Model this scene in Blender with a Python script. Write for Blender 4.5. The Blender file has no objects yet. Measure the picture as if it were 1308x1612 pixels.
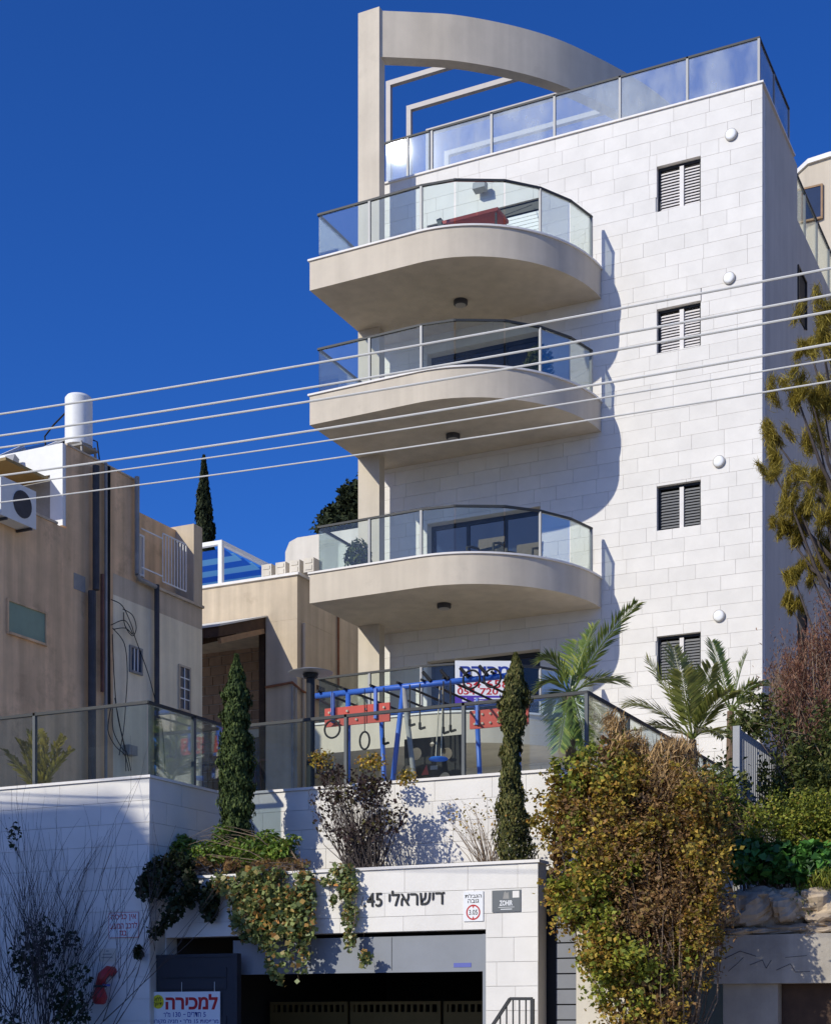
import bpy, math, random
import numpy as np
from mathutils import Vector, Matrix
R = math.radians
rng = np.random.default_rng(7)
random.seed(11)
scene = bpy.context.scene
C = scene.collection

# ------------------------------------------------------------------ camera, sky, sun, exposure
EYE = 1.6
YAW = R(26.1)
FPX, CU, HV = 2403.0, 654.0, 1600.0          # focal length, centre column and horizon row in photo pixels
cam_d = bpy.data.cameras.new('camera')
cam_d.sensor_fit = 'HORIZONTAL'
cam_d.sensor_width = 36.0
cam_d.lens = 36.0 * FPX / 1308.0
cam_d.shift_y = (HV - 806.0) / 1308.0
cam_d.clip_end = 3000
cam = bpy.data.objects.new('camera', cam_d)
cam.location = (0, 0, EYE)
cam.rotation_euler = (R(90), 0, YAW)
C.objects.link(cam)
scene.camera = cam

SUN = Vector((-0.4509, -0.8927, 0.5693)).normalized()
elev = math.asin(SUN.z)
azim = math.atan2(SUN.x, SUN.y)
world = bpy.data.worlds.new('World')
scene.world = world
world.use_nodes = True
wn = world.node_tree.nodes
bg = wn['Background']
sky = wn.new('ShaderNodeTexSky')
sky.sky_type = 'NISHITA'
sky.sun_disc = False
sky.sun_elevation = elev
sky.sun_rotation = azim
sky.altitude = 2500
sky.air_density = 1.0
sky.dust_density = 4.0
sky.ozone_density = 10.0
hsv = wn.new('ShaderNodeHueSaturation')        # the phone's rendering of a clear winter sky is more saturated
hsv.inputs['Hue'].default_value = 0.511
hsv.inputs['Saturation'].default_value = 1.115
world.node_tree.links.new(sky.outputs[0], hsv.inputs['Color'])
world.node_tree.links.new(hsv.outputs[0], bg.inputs[0])
bg.inputs[1].default_value = 0.14
sun_d = bpy.data.lights.new('sun', 'SUN')
sun_d.energy = 3.2
sun_d.angle = R(0.53)
sun_d.color = (1.0, 0.955, 0.83)
sun = bpy.data.objects.new('sun', sun_d)
sun.rotation_euler = SUN.to_track_quat('Z', 'Y').to_euler()
sun.location = (-20, -40, 60)
C.objects.link(sun)
vs = scene.view_settings
vs.view_transform = 'Standard'
vs.look = 'None'
vs.exposure = 0.22
vs.gamma = 1.0
vs.use_curve_mapping = False
scene.cycles.use_denoising = True
scene.cycles.max_bounces = 10
scene.cycles.transparent_max_bounces = 24
scene.cycles.caustics_reflective = False
scene.cycles.caustics_refractive = False

# ------------------------------------------------------------------ helpers: places read off the photograph
SY, CY = math.sin(YAW), math.cos(YAW)
def ray(u, v):
    t = (u - CU) / FPX
    return (-SY + CY * t, CY + SY * t, (HV - v) / FPX)
def P(u, v, X=None, Y=None, Z=None):
    d = ray(u, v)
    s = X / d[0] if X is not None else Y / d[1] if Y is not None else (Z - EYE) / d[2]
    return Vector((d[0] * s, d[1] * s, EYE + d[2] * s))
def px_m(u, Y):                                # metres per photo pixel at that column and Y
    return Y / ray(u, 0)[1] / FPX

# ------------------------------------------------------------------ materials
MATS = {}
def nodes_of(m):
    m.use_nodes = True
    nt = m.node_tree
    return nt, nt.nodes, nt.links, nt.nodes['Principled BSDF']
def mat(name, col, rough=0.8, var=0.10, scale=3.0, bump=0.0, bscale=40.0, metal=0.0, spec=0.3, streak=0.0, objrand=0.0, islrand=0.0, grime=None):
    m = bpy.data.materials.new(name)
    nt, N, L, b = nodes_of(m)
    b.inputs['Roughness'].default_value = rough
    b.inputs['Metallic'].default_value = metal
    b.inputs['Specular IOR Level'].default_value = spec
    geo = N.new('ShaderNodeNewGeometry')
    nz = N.new('ShaderNodeTexNoise')
    nz.inputs['Scale'].default_value = scale
    nz.inputs['Detail'].default_value = 6
    nz.inputs['Roughness'].default_value = 0.65
    L.new(geo.outputs['Position'], nz.inputs['Vector'])
    mr = N.new('ShaderNodeMapRange')
    mr.inputs['From Min'].default_value = 0.3
    mr.inputs['From Max'].default_value = 0.7
    mr.inputs['To Min'].default_value = 1 - var
    mr.inputs['To Max'].default_value = 1 + var
    L.new(nz.outputs['Fac'], mr.inputs['Value'])
    val = mr.outputs['Result']
    def mul(a, bsock):
        x = N.new('ShaderNodeMath'); x.operation = 'MULTIPLY'
        L.new(a, x.inputs[0]); L.new(bsock, x.inputs[1]); return x.outputs[0]
    if streak:
        mp = N.new('ShaderNodeMapping'); mp.inputs['Scale'].default_value = (2.5, 2.5, 0.12)
        L.new(geo.outputs['Position'], mp.inputs['Vector'])
        n2 = N.new('ShaderNodeTexNoise'); n2.inputs['Scale'].default_value = 1.4; n2.inputs['Detail'].default_value = 8
        L.new(mp.outputs[0], n2.inputs['Vector'])
        m2 = N.new('ShaderNodeMapRange')
        m2.inputs['From Min'].default_value = 0.35; m2.inputs['From Max'].default_value = 0.62
        m2.inputs['To Min'].default_value = 1 - streak; m2.inputs['To Max'].default_value = 1.0
        L.new(n2.outputs['Fac'], m2.inputs['Value'])
        val = mul(val, m2.outputs['Result'])
    if objrand or islrand:
        if objrand:
            src = N.new('ShaderNodeObjectInfo').outputs['Random']
        else:
            src = geo.outputs['Random Per Island']
        m3 = N.new('ShaderNodeMapRange')
        k = objrand or islrand
        m3.inputs['To Min'].default_value = 1 - k; m3.inputs['To Max'].default_value = 1 + k
        L.new(src, m3.inputs['Value'])
        val = mul(val, m3.outputs['Result'])
    mx = N.new('ShaderNodeVectorMath'); mx.operation = 'SCALE'
    mx.inputs[0].default_value = col
    L.new(val, mx.inputs['Scale'])
    out = mx.outputs[0]
    if grime:
        n4 = N.new('ShaderNodeTexNoise'); n4.inputs['Scale'].default_value = grime[1]; n4.inputs['Detail'].default_value = 9; n4.inputs['Roughness'].default_value = 0.7
        L.new(geo.outputs['Position'], n4.inputs['Vector'])
        m4 = N.new('ShaderNodeMapRange'); m4.inputs['From Min'].default_value = grime[2]; m4.inputs['From Max'].default_value = grime[2] + 0.16
        m4.inputs['To Max'].default_value = grime[3]
        L.new(n4.outputs['Fac'], m4.inputs['Value'])
        mm = N.new('ShaderNodeMix'); mm.data_type = 'RGBA'
        L.new(m4.outputs['Result'], mm.inputs['Factor']); L.new(out, mm.inputs['A']); mm.inputs['B'].default_value = (*grime[0], 1)
        out = mm.outputs['Result']
    L.new(out, b.inputs['Base Color'])
    if bump:
        nb = N.new('ShaderNodeTexNoise'); nb.inputs['Scale'].default_value = bscale; nb.inputs['Detail'].default_value = 4
        L.new(geo.outputs['Position'], nb.inputs['Vector'])
        bp = N.new('ShaderNodeBump'); bp.inputs['Strength'].default_value = bump; bp.inputs['Distance'].default_value = 0.01
        L.new(nb.outputs['Fac'], bp.inputs['Height']); L.new(bp.outputs[0], b.inputs['Normal'])
    MATS[name] = m
    return m
def glass(name, tint, ior=1.5, rough=0.0, dust=0.06, gain=1.0):
    m = bpy.data.materials.new(name); m.use_nodes = True
    nt = m.node_tree; N, L = nt.nodes, nt.links
    N.remove(N['Principled BSDF'])
    out = N['Material Output']
    tr = N.new('ShaderNodeBsdfTransparent'); tr.inputs[0].default_value = (*tint, 1)
    gl = N.new('ShaderNodeBsdfGlossy'); gl.inputs['Roughness'].default_value = rough; gl.inputs['Color'].default_value = (1, 1, 1, 1)
    fr = N.new('ShaderNodeFresnel'); fr.inputs['IOR'].default_value = ior
    gm = N.new('ShaderNodeMath'); gm.operation = 'MULTIPLY'; gm.inputs[1].default_value = gain; gm.use_clamp = True
    L.new(fr.outputs[0], gm.inputs[0])
    mx = N.new('ShaderNodeMixShader')
    L.new(gm.outputs[0], mx.inputs[0]); L.new(tr.outputs[0], mx.inputs[1]); L.new(gl.outputs[0], mx.inputs[2])
    # a little dust on the pane
    df = N.new('ShaderNodeBsdfDiffuse'); df.inputs[0].default_value = (0.75, 0.78, 0.8, 1)
    geo = N.new('ShaderNodeNewGeometry')
    mp = N.new('ShaderNodeMapping'); mp.inputs['Scale'].default_value = (1, 1, 0.5)
    nz = N.new('ShaderNodeTexNoise'); nz.inputs['Scale'].default_value = 2.2; nz.inputs['Detail'].default_value = 8
    L.new(geo.outputs['Position'], mp.inputs['Vector']); L.new(mp.outputs[0], nz.inputs['Vector'])
    mr = N.new('ShaderNodeMapRange'); mr.inputs['From Min'].default_value = 0.35; mr.inputs['From Max'].default_value = 0.75
    mr.inputs['To Min'].default_value = dust * 0.3; mr.inputs['To Max'].default_value = dust * 1.6
    L.new(nz.outputs['Fac'], mr.inputs['Value'])
    m2 = N.new('ShaderNodeMixShader')
    L.new(mr.outputs[0], m2.inputs[0]); L.new(mx.outputs[0], m2.inputs[1]); L.new(df.outputs[0], m2.inputs[2])
    L.new(m2.outputs[0], out.inputs['Surface'])
    MATS[name] = m
    return m
def leafmat(name, stops, trans=0.3, rough=0.55, spec=0.25):
    m = bpy.data.materials.new(name)
    nt, N, L, b = nodes_of(m)
    geo = N.new('ShaderNodeNewGeometry')
    cr = N.new('ShaderNodeValToRGB')
    el = cr.color_ramp.elements
    while len(el) < len(stops): el.new(0.5)
    for e, (p, c) in zip(el, stops):
        e.position = p; e.color = (*c, 1)
    L.new(geo.outputs['Random Per Island'], cr.inputs[0])
    L.new(cr.outputs[0], b.inputs['Base Color'])
    b.inputs['Roughness'].default_value = rough
    b.inputs['Specular IOR Level'].default_value = spec
    if trans:
        t = N.new('ShaderNodeBsdfTranslucent'); L.new(cr.outputs[0], t.inputs[0])
        mx = N.new('ShaderNodeMixShader'); mx.inputs[0].default_value = trans
        L.new(b.outputs[0], mx.inputs[1]); L.new(t.outputs[0], mx.inputs[2])
        L.new(mx.outputs[0], N['Material Output'].inputs['Surface'])
    MATS[name] = m
    return m

mat('stone', (0.77, 0.735, 0.68), 0.75, 0.06, 1.6, 0.25, 30, objrand=0.032)
mat('stone_joined', (0.77, 0.735, 0.68), 0.75, 0.06, 1.6, 0.25, 30, islrand=0.032)
mat('mortar', (0.71, 0.68, 0.63), 0.9, 0.08, 8)
mat('side_plaster', (0.60, 0.555, 0.48), 0.9, 0.07, 0.9, 0.2, 25, streak=0.10)
mat('beige_plaster', (0.64, 0.56, 0.445), 0.9, 0.08, 1.1, 0.25, 60, streak=0.10, grime=((0.42, 0.36, 0.28), 1.6, 0.60, 0.45))
mat('coping', (0.80, 0.76, 0.71), 0.6, 0.06, 4)
mat('rail_metal', (0.022, 0.025, 0.028), 0.6, 0.05, 5, spec=0.5)
mat('post_metal', (0.33, 0.33, 0.33), 0.45, 0.05, 5, spec=0.4)
mat('post_dark', (0.085, 0.095, 0.10), 0.5, 0.05, 5, spec=0.4)
mat('frame_metal', (0.42, 0.38, 0.36), 0.5, 0.05, 5, spec=0.4)
mat('dark_metal', (0.02, 0.022, 0.027), 0.5, 0.05, 5)
mat('black', (0.012, 0.012, 0.013), 0.7, 0.1, 5)
mat('shutter', (0.72, 0.68, 0.65), 0.5, 0.05, 6)
mat('shutter_dark', (0.20, 0.20, 0.20), 0.5, 0.05, 6)
mat('door_glass', (0.022, 0.035, 0.07), 0.06, 0.15, 1.5, spec=0.6)
mat('white_paint', (0.80, 0.80, 0.78), 0.5, 0.04, 6)
mat('lamp_white', (0.86, 0.86, 0.84), 0.35, 0.02, 6)
mat('lamp_ring', (0.40, 0.38, 0.35), 0.4, 0.05, 6)
mat('concrete', (0.46, 0.41, 0.34), 0.9, 0.16, 2.0, 0.4, 25, streak=0.25)
mat('stucco_brown', (0.86, 0.58, 0.33), 0.95, 0.16, 0.9, 0.4, 45, streak=0.28, grime=((0.30, 0.19, 0.11), 0.8, 0.54, 0.6))
mat('stucco_cream', (0.92, 0.81, 0.58), 0.95, 0.10, 1.2, 0.3, 45, streak=0.18, grime=((0.40, 0.30, 0.20), 0.9, 0.60, 0.5))
mat('stucco_tan', (0.62, 0.51, 0.37), 0.95, 0.10, 1.2, 0.3, 45, streak=0.20, grime=((0.30, 0.22, 0.15), 1.1, 0.60, 0.5))
mat('pale_plaster', (0.70, 0.64, 0.54), 0.9, 0.08, 1.2, 0.2, 40, streak=0.12)
mat('pipe_dark', (0.06, 0.058, 0.062), 0.7, 0.3, 3)
mat('pipe_grey', (0.30, 0.29, 0.27), 0.6, 0.2, 3)
mat('pipe_red', (0.16, 0.075, 0.055), 0.7, 0.3, 3)
mat('rust', (0.26, 0.11, 0.055), 0.8, 0.3, 6)
mat('green_shutter', (0.25, 0.33, 0.235), 0.6, 0.06, 4)
mat('wood_dark', (0.075, 0.045, 0.03), 0.85, 0.25, 5)
mat('wood', (0.33, 0.21, 0.12), 0.8, 0.2, 6)
mat('brick', (0.38, 0.26, 0.18), 0.9, 0.15, 5, islrand=0.15)
mat('roof_tiles', (0.42, 0.20, 0.11), 0.9, 0.2, 5)

mat('gym_blue', (0.04, 0.13, 0.50), 0.4, 0.06, 4, spec=0.5)
mat('gym_red', (0.52, 0.075, 0.055), 0.6, 0.08, 4)
mat('rope', (0.50, 0.45, 0.35), 0.9, 0.1, 10)
mat('cable', (0.62, 0.61, 0.58), 0.55, 0.06, 4)
mat('asphalt', (0.10, 0.095, 0.085), 0.9, 0.2, 6, 0.5, 80)
mat('paving', (0.42, 0.37, 0.30), 0.9, 0.12, 3, 0.3, 40)
mat('light_tile', (0.66, 0.61, 0.53), 0.8, 0.06, 3)
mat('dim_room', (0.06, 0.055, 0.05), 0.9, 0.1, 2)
mat('soil', (0.22, 0.165, 0.11), 0.95, 0.25, 4, 0.8, 20)
mat('rock', (0.46, 0.36, 0.25), 0.95, 0.3, 2.5, 1.0, 9, grime=((0.16, 0.13, 0.10), 2.0, 0.5, 0.7))
mat('garage_header', (0.25, 0.265, 0.29), 0.5, 0.05, 3)
mat('door_navy', (0.035, 0.038, 0.048), 0.5, 0.08, 4)
mat('gate_slat', (0.22, 0.225, 0.24), 0.45, 0.05, 4)
mat('ochre', (0.26, 0.18, 0.07), 0.6, 0.1, 5)
mat('sign_white', (0.80, 0.80, 0.80), 0.5, 0.02, 5)
mat('ink_red', (0.50, 0.025, 0.03), 0.5, 0.02, 5)
mat('ink_blue', (0.025, 0.05, 0.30), 0.5, 0.02, 5)
mat('ink_purple', (0.10, 0.05, 0.38), 0.5, 0.02, 5)
mat('ink_black', (0.02, 0.02, 0.022), 0.5, 0.02, 5)
mat('ink_yellow', (0.72, 0.62, 0.03), 0.5, 0.02, 5)
mat('sign_grey', (0.14, 0.15, 0.155), 0.4, 0.02, 5)
mat('ink_white', (0.78, 0.78, 0.78), 0.5, 0.02, 5)
mat('sticker_blue', (0.12, 0.14, 0.42), 0.5, 0.02, 5)
mat('hydrant_red', (0.45, 0.03, 0.03), 0.4, 0.1, 6, spec=0.5)
mat('bark', (0.16, 0.11, 0.075), 0.95, 0.3, 12, 0.5, 30)
mat('twig', (0.20, 0.145, 0.10), 0.9, 0.2, 12)
mat('twig_dark', (0.075, 0.06, 0.055), 0.9, 0.2, 12)
mat('straw', (0.42, 0.27, 0.12), 0.9, 0.2, 9, islrand=0.3)
mat('wicker', (0.14, 0.12, 0.10), 0.8, 0.2, 20)
mat('terracotta', (0.42, 0.19, 0.10), 0.85, 0.1, 6)
mat('plastic_white', (0.74, 0.73, 0.68), 0.5, 0.05, 4)
mat('grass', (0.06, 0.085, 0.03), 0.95, 0.3, 3)
mat('bg_beige', (0.58, 0.50, 0.39), 0.9, 0.06, 0.8, streak=0.1)
glass('rail_glass', (0.90, 0.95, 0.94), 1.45, 0.0, 0.008, 0.55)
glass('roof_glass', (0.86, 0.92, 0.94), 1.5, 0.02, 0.22, 1.6)
glass('screen_glass', (0.86, 0.92, 0.94), 1.5, 0.0075, 0.10, 1.6)
leafmat('blue_cloth', [(0, (0.03, 0.22, 0.72)), (1, (0.06, 0.30, 0.80))], 0.55, 0.7)
leafmat('blue_cloth_light', [(0, (0.25, 0.58, 0.85)), (1, (0.35, 0.68, 0.9))], 0.55, 0.7)
leafmat('leaf_olive', [(0, (0.101, 0.091, 0.023)), (0.35, (0.290, 0.228, 0.038)), (0.6, (0.490, 0.359, 0.051)), (0.8, (0.401, 0.185, 0.047)), (1, (0.757, 0.544, 0.095))])
leafmat('leaf_brown', [(0, (0.091, 0.053, 0.030)), (0.4, (0.258, 0.143, 0.060)), (0.75, (0.409, 0.234, 0.091)), (1, (0.302, 0.242, 0.076))])
leafmat('leaf_lime', [(0, (0.092, 0.120, 0.022)), (0.5, (0.239, 0.276, 0.037)), (0.85, (0.386, 0.396, 0.055)), (1, (0.350, 0.221, 0.055))])
leafmat('leaf_green', [(0, (0.029, 0.078, 0.019)), (0.5, (0.069, 0.186, 0.035)), (1, (0.137, 0.332, 0.058))], 0.25, 0.4, 0.4)
leafmat('leaf_mid', [(0, (0.042, 0.063, 0.017)), (0.6, (0.105, 0.126, 0.031)), (1, (0.196, 0.196, 0.056))])
leafmat('leaf_red', [(0, (0.115, 0.052, 0.034)), (0.5, (0.253, 0.115, 0.075)), (1, (0.345, 0.196, 0.115))])
leafmat('leaf_gold', [(0, (0.130, 0.108, 0.017)), (0.5, (0.317, 0.245, 0.036)), (1, (0.490, 0.389, 0.072))], 0.35)
leafmat('leaf_cypress', [(0, (0.027, 0.048, 0.014)), (0.6, (0.068, 0.105, 0.030)), (1, (0.127, 0.165, 0.044))], 0.1, 0.7)
leafmat('leaf_cypress_olive', [(0, (0.043, 0.052, 0.017)), (0.6, (0.131, 0.139, 0.038)), (1, (0.226, 0.191, 0.061))], 0.1, 0.7)
leafmat('leaf_far', [(0, (0.014, 0.022, 0.010)), (0.6, (0.030, 0.042, 0.016)), (1, (0.055, 0.065, 0.024))], 0.05, 0.8)
leafmat('leaf_palm', [(0, (0.076, 0.128, 0.031)), (0.6, (0.192, 0.265, 0.060)), (1, (0.383, 0.404, 0.085))], 0.35, 0.35, 0.5)
leafmat('leaf_palm_pale', [(0, (0.135, 0.155, 0.041)), (0.6, (0.254, 0.296, 0.068)), (1, (0.456, 0.420, 0.108))], 0.35, 0.35, 0.5)
leafmat('leaf_plum', [(0, (0.03, 0.018, 0.018)), (0.7, (0.075, 0.045, 0.04)), (0.9, (0.11, 0.09, 0.03)), (1, (0.16, 0.15, 0.04))])
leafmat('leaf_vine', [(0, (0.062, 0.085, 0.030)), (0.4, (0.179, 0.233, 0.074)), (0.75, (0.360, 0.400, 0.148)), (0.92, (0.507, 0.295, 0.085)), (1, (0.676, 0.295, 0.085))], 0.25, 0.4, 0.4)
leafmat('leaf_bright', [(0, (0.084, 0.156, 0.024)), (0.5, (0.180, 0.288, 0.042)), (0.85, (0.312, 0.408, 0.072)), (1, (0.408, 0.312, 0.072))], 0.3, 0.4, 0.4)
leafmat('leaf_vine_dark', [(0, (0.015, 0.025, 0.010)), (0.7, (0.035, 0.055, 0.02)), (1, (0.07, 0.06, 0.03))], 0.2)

# ------------------------------------------------------------------ mesh helpers
class MB:
    def __init__(s): s.v = []; s.f = []
    def add(s, vs_, fs_):
        o = len(s.v); s.v += [tuple(p) for p in vs_]; s.f += [tuple(i + o for i in f) for f in fs_]; return s
    def box(s, x0, x1, y0, y1, z0, z1):
        return s.add([(x0, y0, z0), (x1, y0, z0), (x1, y1, z0), (x0, y1, z0), (x0, y0, z1), (x1, y0, z1), (x1, y1, z1), (x0, y1, z1)],
                     [(3, 2, 1, 0), (4, 5, 6, 7), (0, 1, 5, 4), (1, 2, 6, 5), (2, 3, 7, 6), (3, 0, 4, 7)])
    def prism(s, poly, z0, z1):                 # counter-clockwise plan polygon
        n = len(poly)
        vs_ = [(p[0], p[1], z0) for p in poly] + [(p[0], p[1], z1) for p in poly]
        fs_ = [tuple(range(n - 1, -1, -1)), tuple(range(n, 2 * n))] + [(i, (i + 1) % n, n + (i + 1) % n, n + i) for i in range(n)]
        return s.add(vs_, fs_)
    def prism_y(s, poly, y0, y1):               # polygon in x,z extruded along y
        n = len(poly)
        vs_ = [(p[0], y0, p[1]) for p in poly] + [(p[0], y1, p[1]) for p in poly]
        fs_ = [tuple(range(n)), tuple(range(2 * n - 1, n - 1, -1))] + [(n + i, n + (i + 1) % n, (i + 1) % n, i) for i in range(n)]
        return s.add(vs_, fs_)
    def prism_x(s, poly, x0, x1):               # polygon in y,z extruded along x
        n = len(poly)
        vs_ = [(x0, p[0], p[1]) for p in poly] + [(x1, p[0], p[1]) for p in poly]
        fs_ = [tuple(range(n - 1, -1, -1)), tuple(range(n, 2 * n))] + [(i, (i + 1) % n, n + (i + 1) % n, n + i) for i in range(n)]
        return s.add(vs_, fs_)
    def slab(s, a, b, z0, z1, th):              # upright thin box from a to b (plan points)
        a = Vector((a[0], a[1])); b = Vector((b[0], b[1])); d = (b - a).normalized(); n = Vector((-d.y, d.x)) * th / 2
        return s.prism([a - n, b - n, b + n, a + n], z0, z1)
    def bar(s, a, b, w, h=None):                # square bar between two points
        h = h or w
        a = Vector(a); b = Vector(b); d = (b - a).normalized()
        up = Vector((0, 0, 1)) if abs(d.z) < 0.95 else Vector((1, 0, 0))
        sx = d.cross(up).normalized() * w / 2; sz = sx.cross(d).normalized() * h / 2
        q = [-sx - sz, sx - sz, sx + sz, -sx + sz]
        return s.add([a + k for k in q] + [b + k for k in q], [(3, 2, 1, 0), (4, 5, 6, 7), (0, 1, 5, 4), (1, 2, 6, 5), (2, 3, 7, 6), (3, 0, 4, 7)])
    def tube(s, pts, r, n=8, cap=True):
        pts = [Vector(p) for p in pts]
        rr = r if isinstance(r, (list, tuple)) else [r] * len(pts)
        o = len(s.v); up = None
        for i, p in enumerate(pts):
            d = (pts[min(i + 1, len(pts) - 1)] - pts[max(i - 1, 0)]).normalized()
            if up is None: up = Vector((0, 0, 1)) if abs(d.z) < 0.9 else Vector((1, 0, 0))
            x = d.cross(up).normalized(); y = x.cross(d).normalized(); up = y
            for k in range(n):
                a = 2 * math.pi * k / n
                s.v.append(tuple(p + (x * math.cos(a) + y * math.sin(a)) * rr[i]))
        for i in range(len(pts) - 1):
            for k in range(n):
                s.f.append((o + i * n + k, o + i * n + (k + 1) % n, o + (i + 1) * n + (k + 1) % n, o + (i + 1) * n + k))
        if cap:
            s.f.append(tuple(o + k for k in range(n - 1, -1, -1))); e = o + (len(pts) - 1) * n
            s.f.append(tuple(e + k for k in range(n)))
        return s
    def lathe(s, c, prof, n=24, axis='z'):      # profile of (radius, height)
        o = len(s.v)
        for r, h in prof:
            for k in range(n):
                a = 2 * math.pi * k / n
                x, y = r * math.cos(a), r * math.sin(a)
                s.v.append((c[0] + x, c[1] + y, c[2] + h) if axis == 'z' else (c[0] + x, c[1] - h, c[2] + y))
        m = len(prof)
        for i in range(m - 1):
            for k in range(n):
                s.f.append((o + i * n + k, o + i * n + (k + 1) % n, o + (i + 1) * n + (k + 1) % n, o + (i + 1) * n + k))
        s.f.append(tuple(o + k for k in range(n - 1, -1, -1))); s.f.append(tuple(o + (m - 1) * n + k for k in range(n)))
        return s

ROOT = {}
def rootloc(o):
    while o is not None and o.parent is not None: o = o.parent
    return o.location if o is not None else Vector((0, 0, 0))
def link_mesh(name, me, material, parent, loc=None):
    me.materials.append(MATS[material] if isinstance(material, str) else material)
    o = bpy.data.objects.new(name, me); C.objects.link(o)
    if parent is not None: o.parent = parent
    if loc is not None: o.location = loc
    return o
def build(name, mb, material, parent=None, smooth=False, base=None, auto=False):
    """one mesh object; coordinates are given in the world, parts keep the origin of their thing"""
    off = Vector(base) if base is not None else (rootloc(parent) if parent is not None else Vector((0, 0, 0)))
    me = bpy.data.meshes.new(name)
    me.from_pydata([(v[0] - off[0], v[1] - off[1], v[2] - off[2]) for v in mb.v], [], mb.f)
    if smooth or auto:
        me.polygons.foreach_set('use_smooth', [True] * len(me.polygons))
        if auto: me.set_sharp_from_angle(angle=R(28))
    me.update()
    o = link_mesh(name, me, material, parent)
    if parent is None: o.location = off
    return o
def quads(name, V, material, parent, base=None, kind=None):
    """fast mesh of n separate quads, V is (n,4,3) in the world"""
    off = np.array(base if base is not None else rootloc(parent))
    V = (V - off).reshape(-1, 3).astype(np.float32)
    n = len(V) // 4
    me = bpy.data.meshes.new(name)
    me.vertices.add(n * 4); me.vertices.foreach_set('co', V.ravel())
    me.loops.add(n * 4); me.loops.foreach_set('vertex_index', np.arange(n * 4, dtype=np.int32))
    me.polygons.add(n); me.polygons.foreach_set('loop_start', np.arange(0, n * 4, 4, dtype=np.int32))
    me.update(calc_edges=True)
    o = link_mesh(name, me, material, parent)
    if parent is None: o.location = off
    if kind: o['kind'] = kind
    return o
def tag(o, label, cat, group=None):
    o['label'] = label; o['category'] = cat
    if group: o['group'] = group
    return o
def thing(name, label, cat, loc, group=None):
    o = bpy.data.objects.new(name, None); C.objects.link(o)
    o.empty_display_size = 0.3
    o.location = loc
    return tag(o, label, cat, group)
def struct(o): o['kind'] = 'structure'; return o

CUBE = {}
def unit_cube(material):
    if material not in CUBE:
        me = bpy.data.meshes.new('stone_panel')
        mb = MB().box(-.5, .5, -.5, .5, -.5, .5)
        me.from_pydata(mb.v, [], mb.f); me.materials.append(MATS[material]); CUBE[material] = me
    return CUBE[material]
def piece(name, c, size, material, parent):
    o = bpy.data.objects.new(name, unit_cube(material)); C.objects.link(o)
    o.parent = parent; o.location = Vector(c) - rootloc(parent); o.scale = size
    return o
def minus(rect, holes):
    out = [rect]
    for h in holes:
        nxt = []
        for (a, b, c, d) in out:
            if h[0] >= b or h[1] <= a or h[2] >= d or h[3] <= c: nxt.append((a, b, c, d)); continue
            if h[0] > a: nxt.append((a, h[0], c, d))
            if h[1] < b: nxt.append((h[1], b, c, d))
            a2, b2 = max(a, h[0]), min(b, h[1])
            if h[2] > c: nxt.append((a2, b2, c, h[2]))
            if h[3] < d: nxt.append((a2, b2, h[3], d))
        out = nxt
    return [r for r in out if r[1] - r[0] > 0.03 and r[3] - r[2] > 0.02]
def clad(parent, axis, pos, a0, a1, z0, z1, holes, seen, ch=0.31, lo=0.5, hi=1.0, th=0.03, joint=0.005, limit=300, sgn=-1):
    """stone panels over a wall plane; axis 'y': plane y=pos facing -y ; axis 'x': plane x=pos facing sgn x.
       seen(a, z) tells which panels the photograph shows clearly: those become objects of their own."""
    rr = random.Random(int(abs(pos) * 100) + int(z0 * 10))
    rows = []; z = z1
    while z > z0 + 0.01:
        zb = max(z - ch, z0); a = a0 - rr.random() * 0.4
        while a < a1 - 0.01:
            w = rr.uniform(lo, hi); b = a + w
            if a1 - b < 0.2: b = a1
            for r in minus((max(a, a0), min(b, a1), zb, z), holes): rows.append(r)
            a = b
        z = zb
    solo = [r for r in rows if seen((r[0] + r[1]) / 2, (r[2] + r[3]) / 2)]
    solo.sort(key=lambda r: -(r[1] - r[0]) * (r[3] - r[2])); keep = set(solo[:limit])
    rest = MB(); j = joint / 2
    for r in rows:
        dp = rr.uniform(-0.0015, 0.0015)
        w, h = r[1] - r[0] - joint, r[3] - r[2] - joint
        cm, cz = (r[0] + r[1]) / 2, (r[2] + r[3]) / 2
        if axis == 'y':
            c, sz = (cm, pos + th / 2 + dp, cz), (w, th, h)
        else:
            c, sz = (pos - sgn * (th / 2 + dp), cm, cz), (th, w, h)
        if r in keep: piece('stone_panel', c, sz, 'stone', parent)
        else: rest.box(c[0] - sz[0] / 2, c[0] + sz[0] / 2, c[1] - sz[1] / 2, c[1] + sz[1] / 2, c[2] - sz[2] / 2, c[2] + sz[2] / 2)
    if rest.v:
        o = build('stone_panels', rest, 'stone_joined', parent); o['kind'] = 'stuff'
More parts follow.
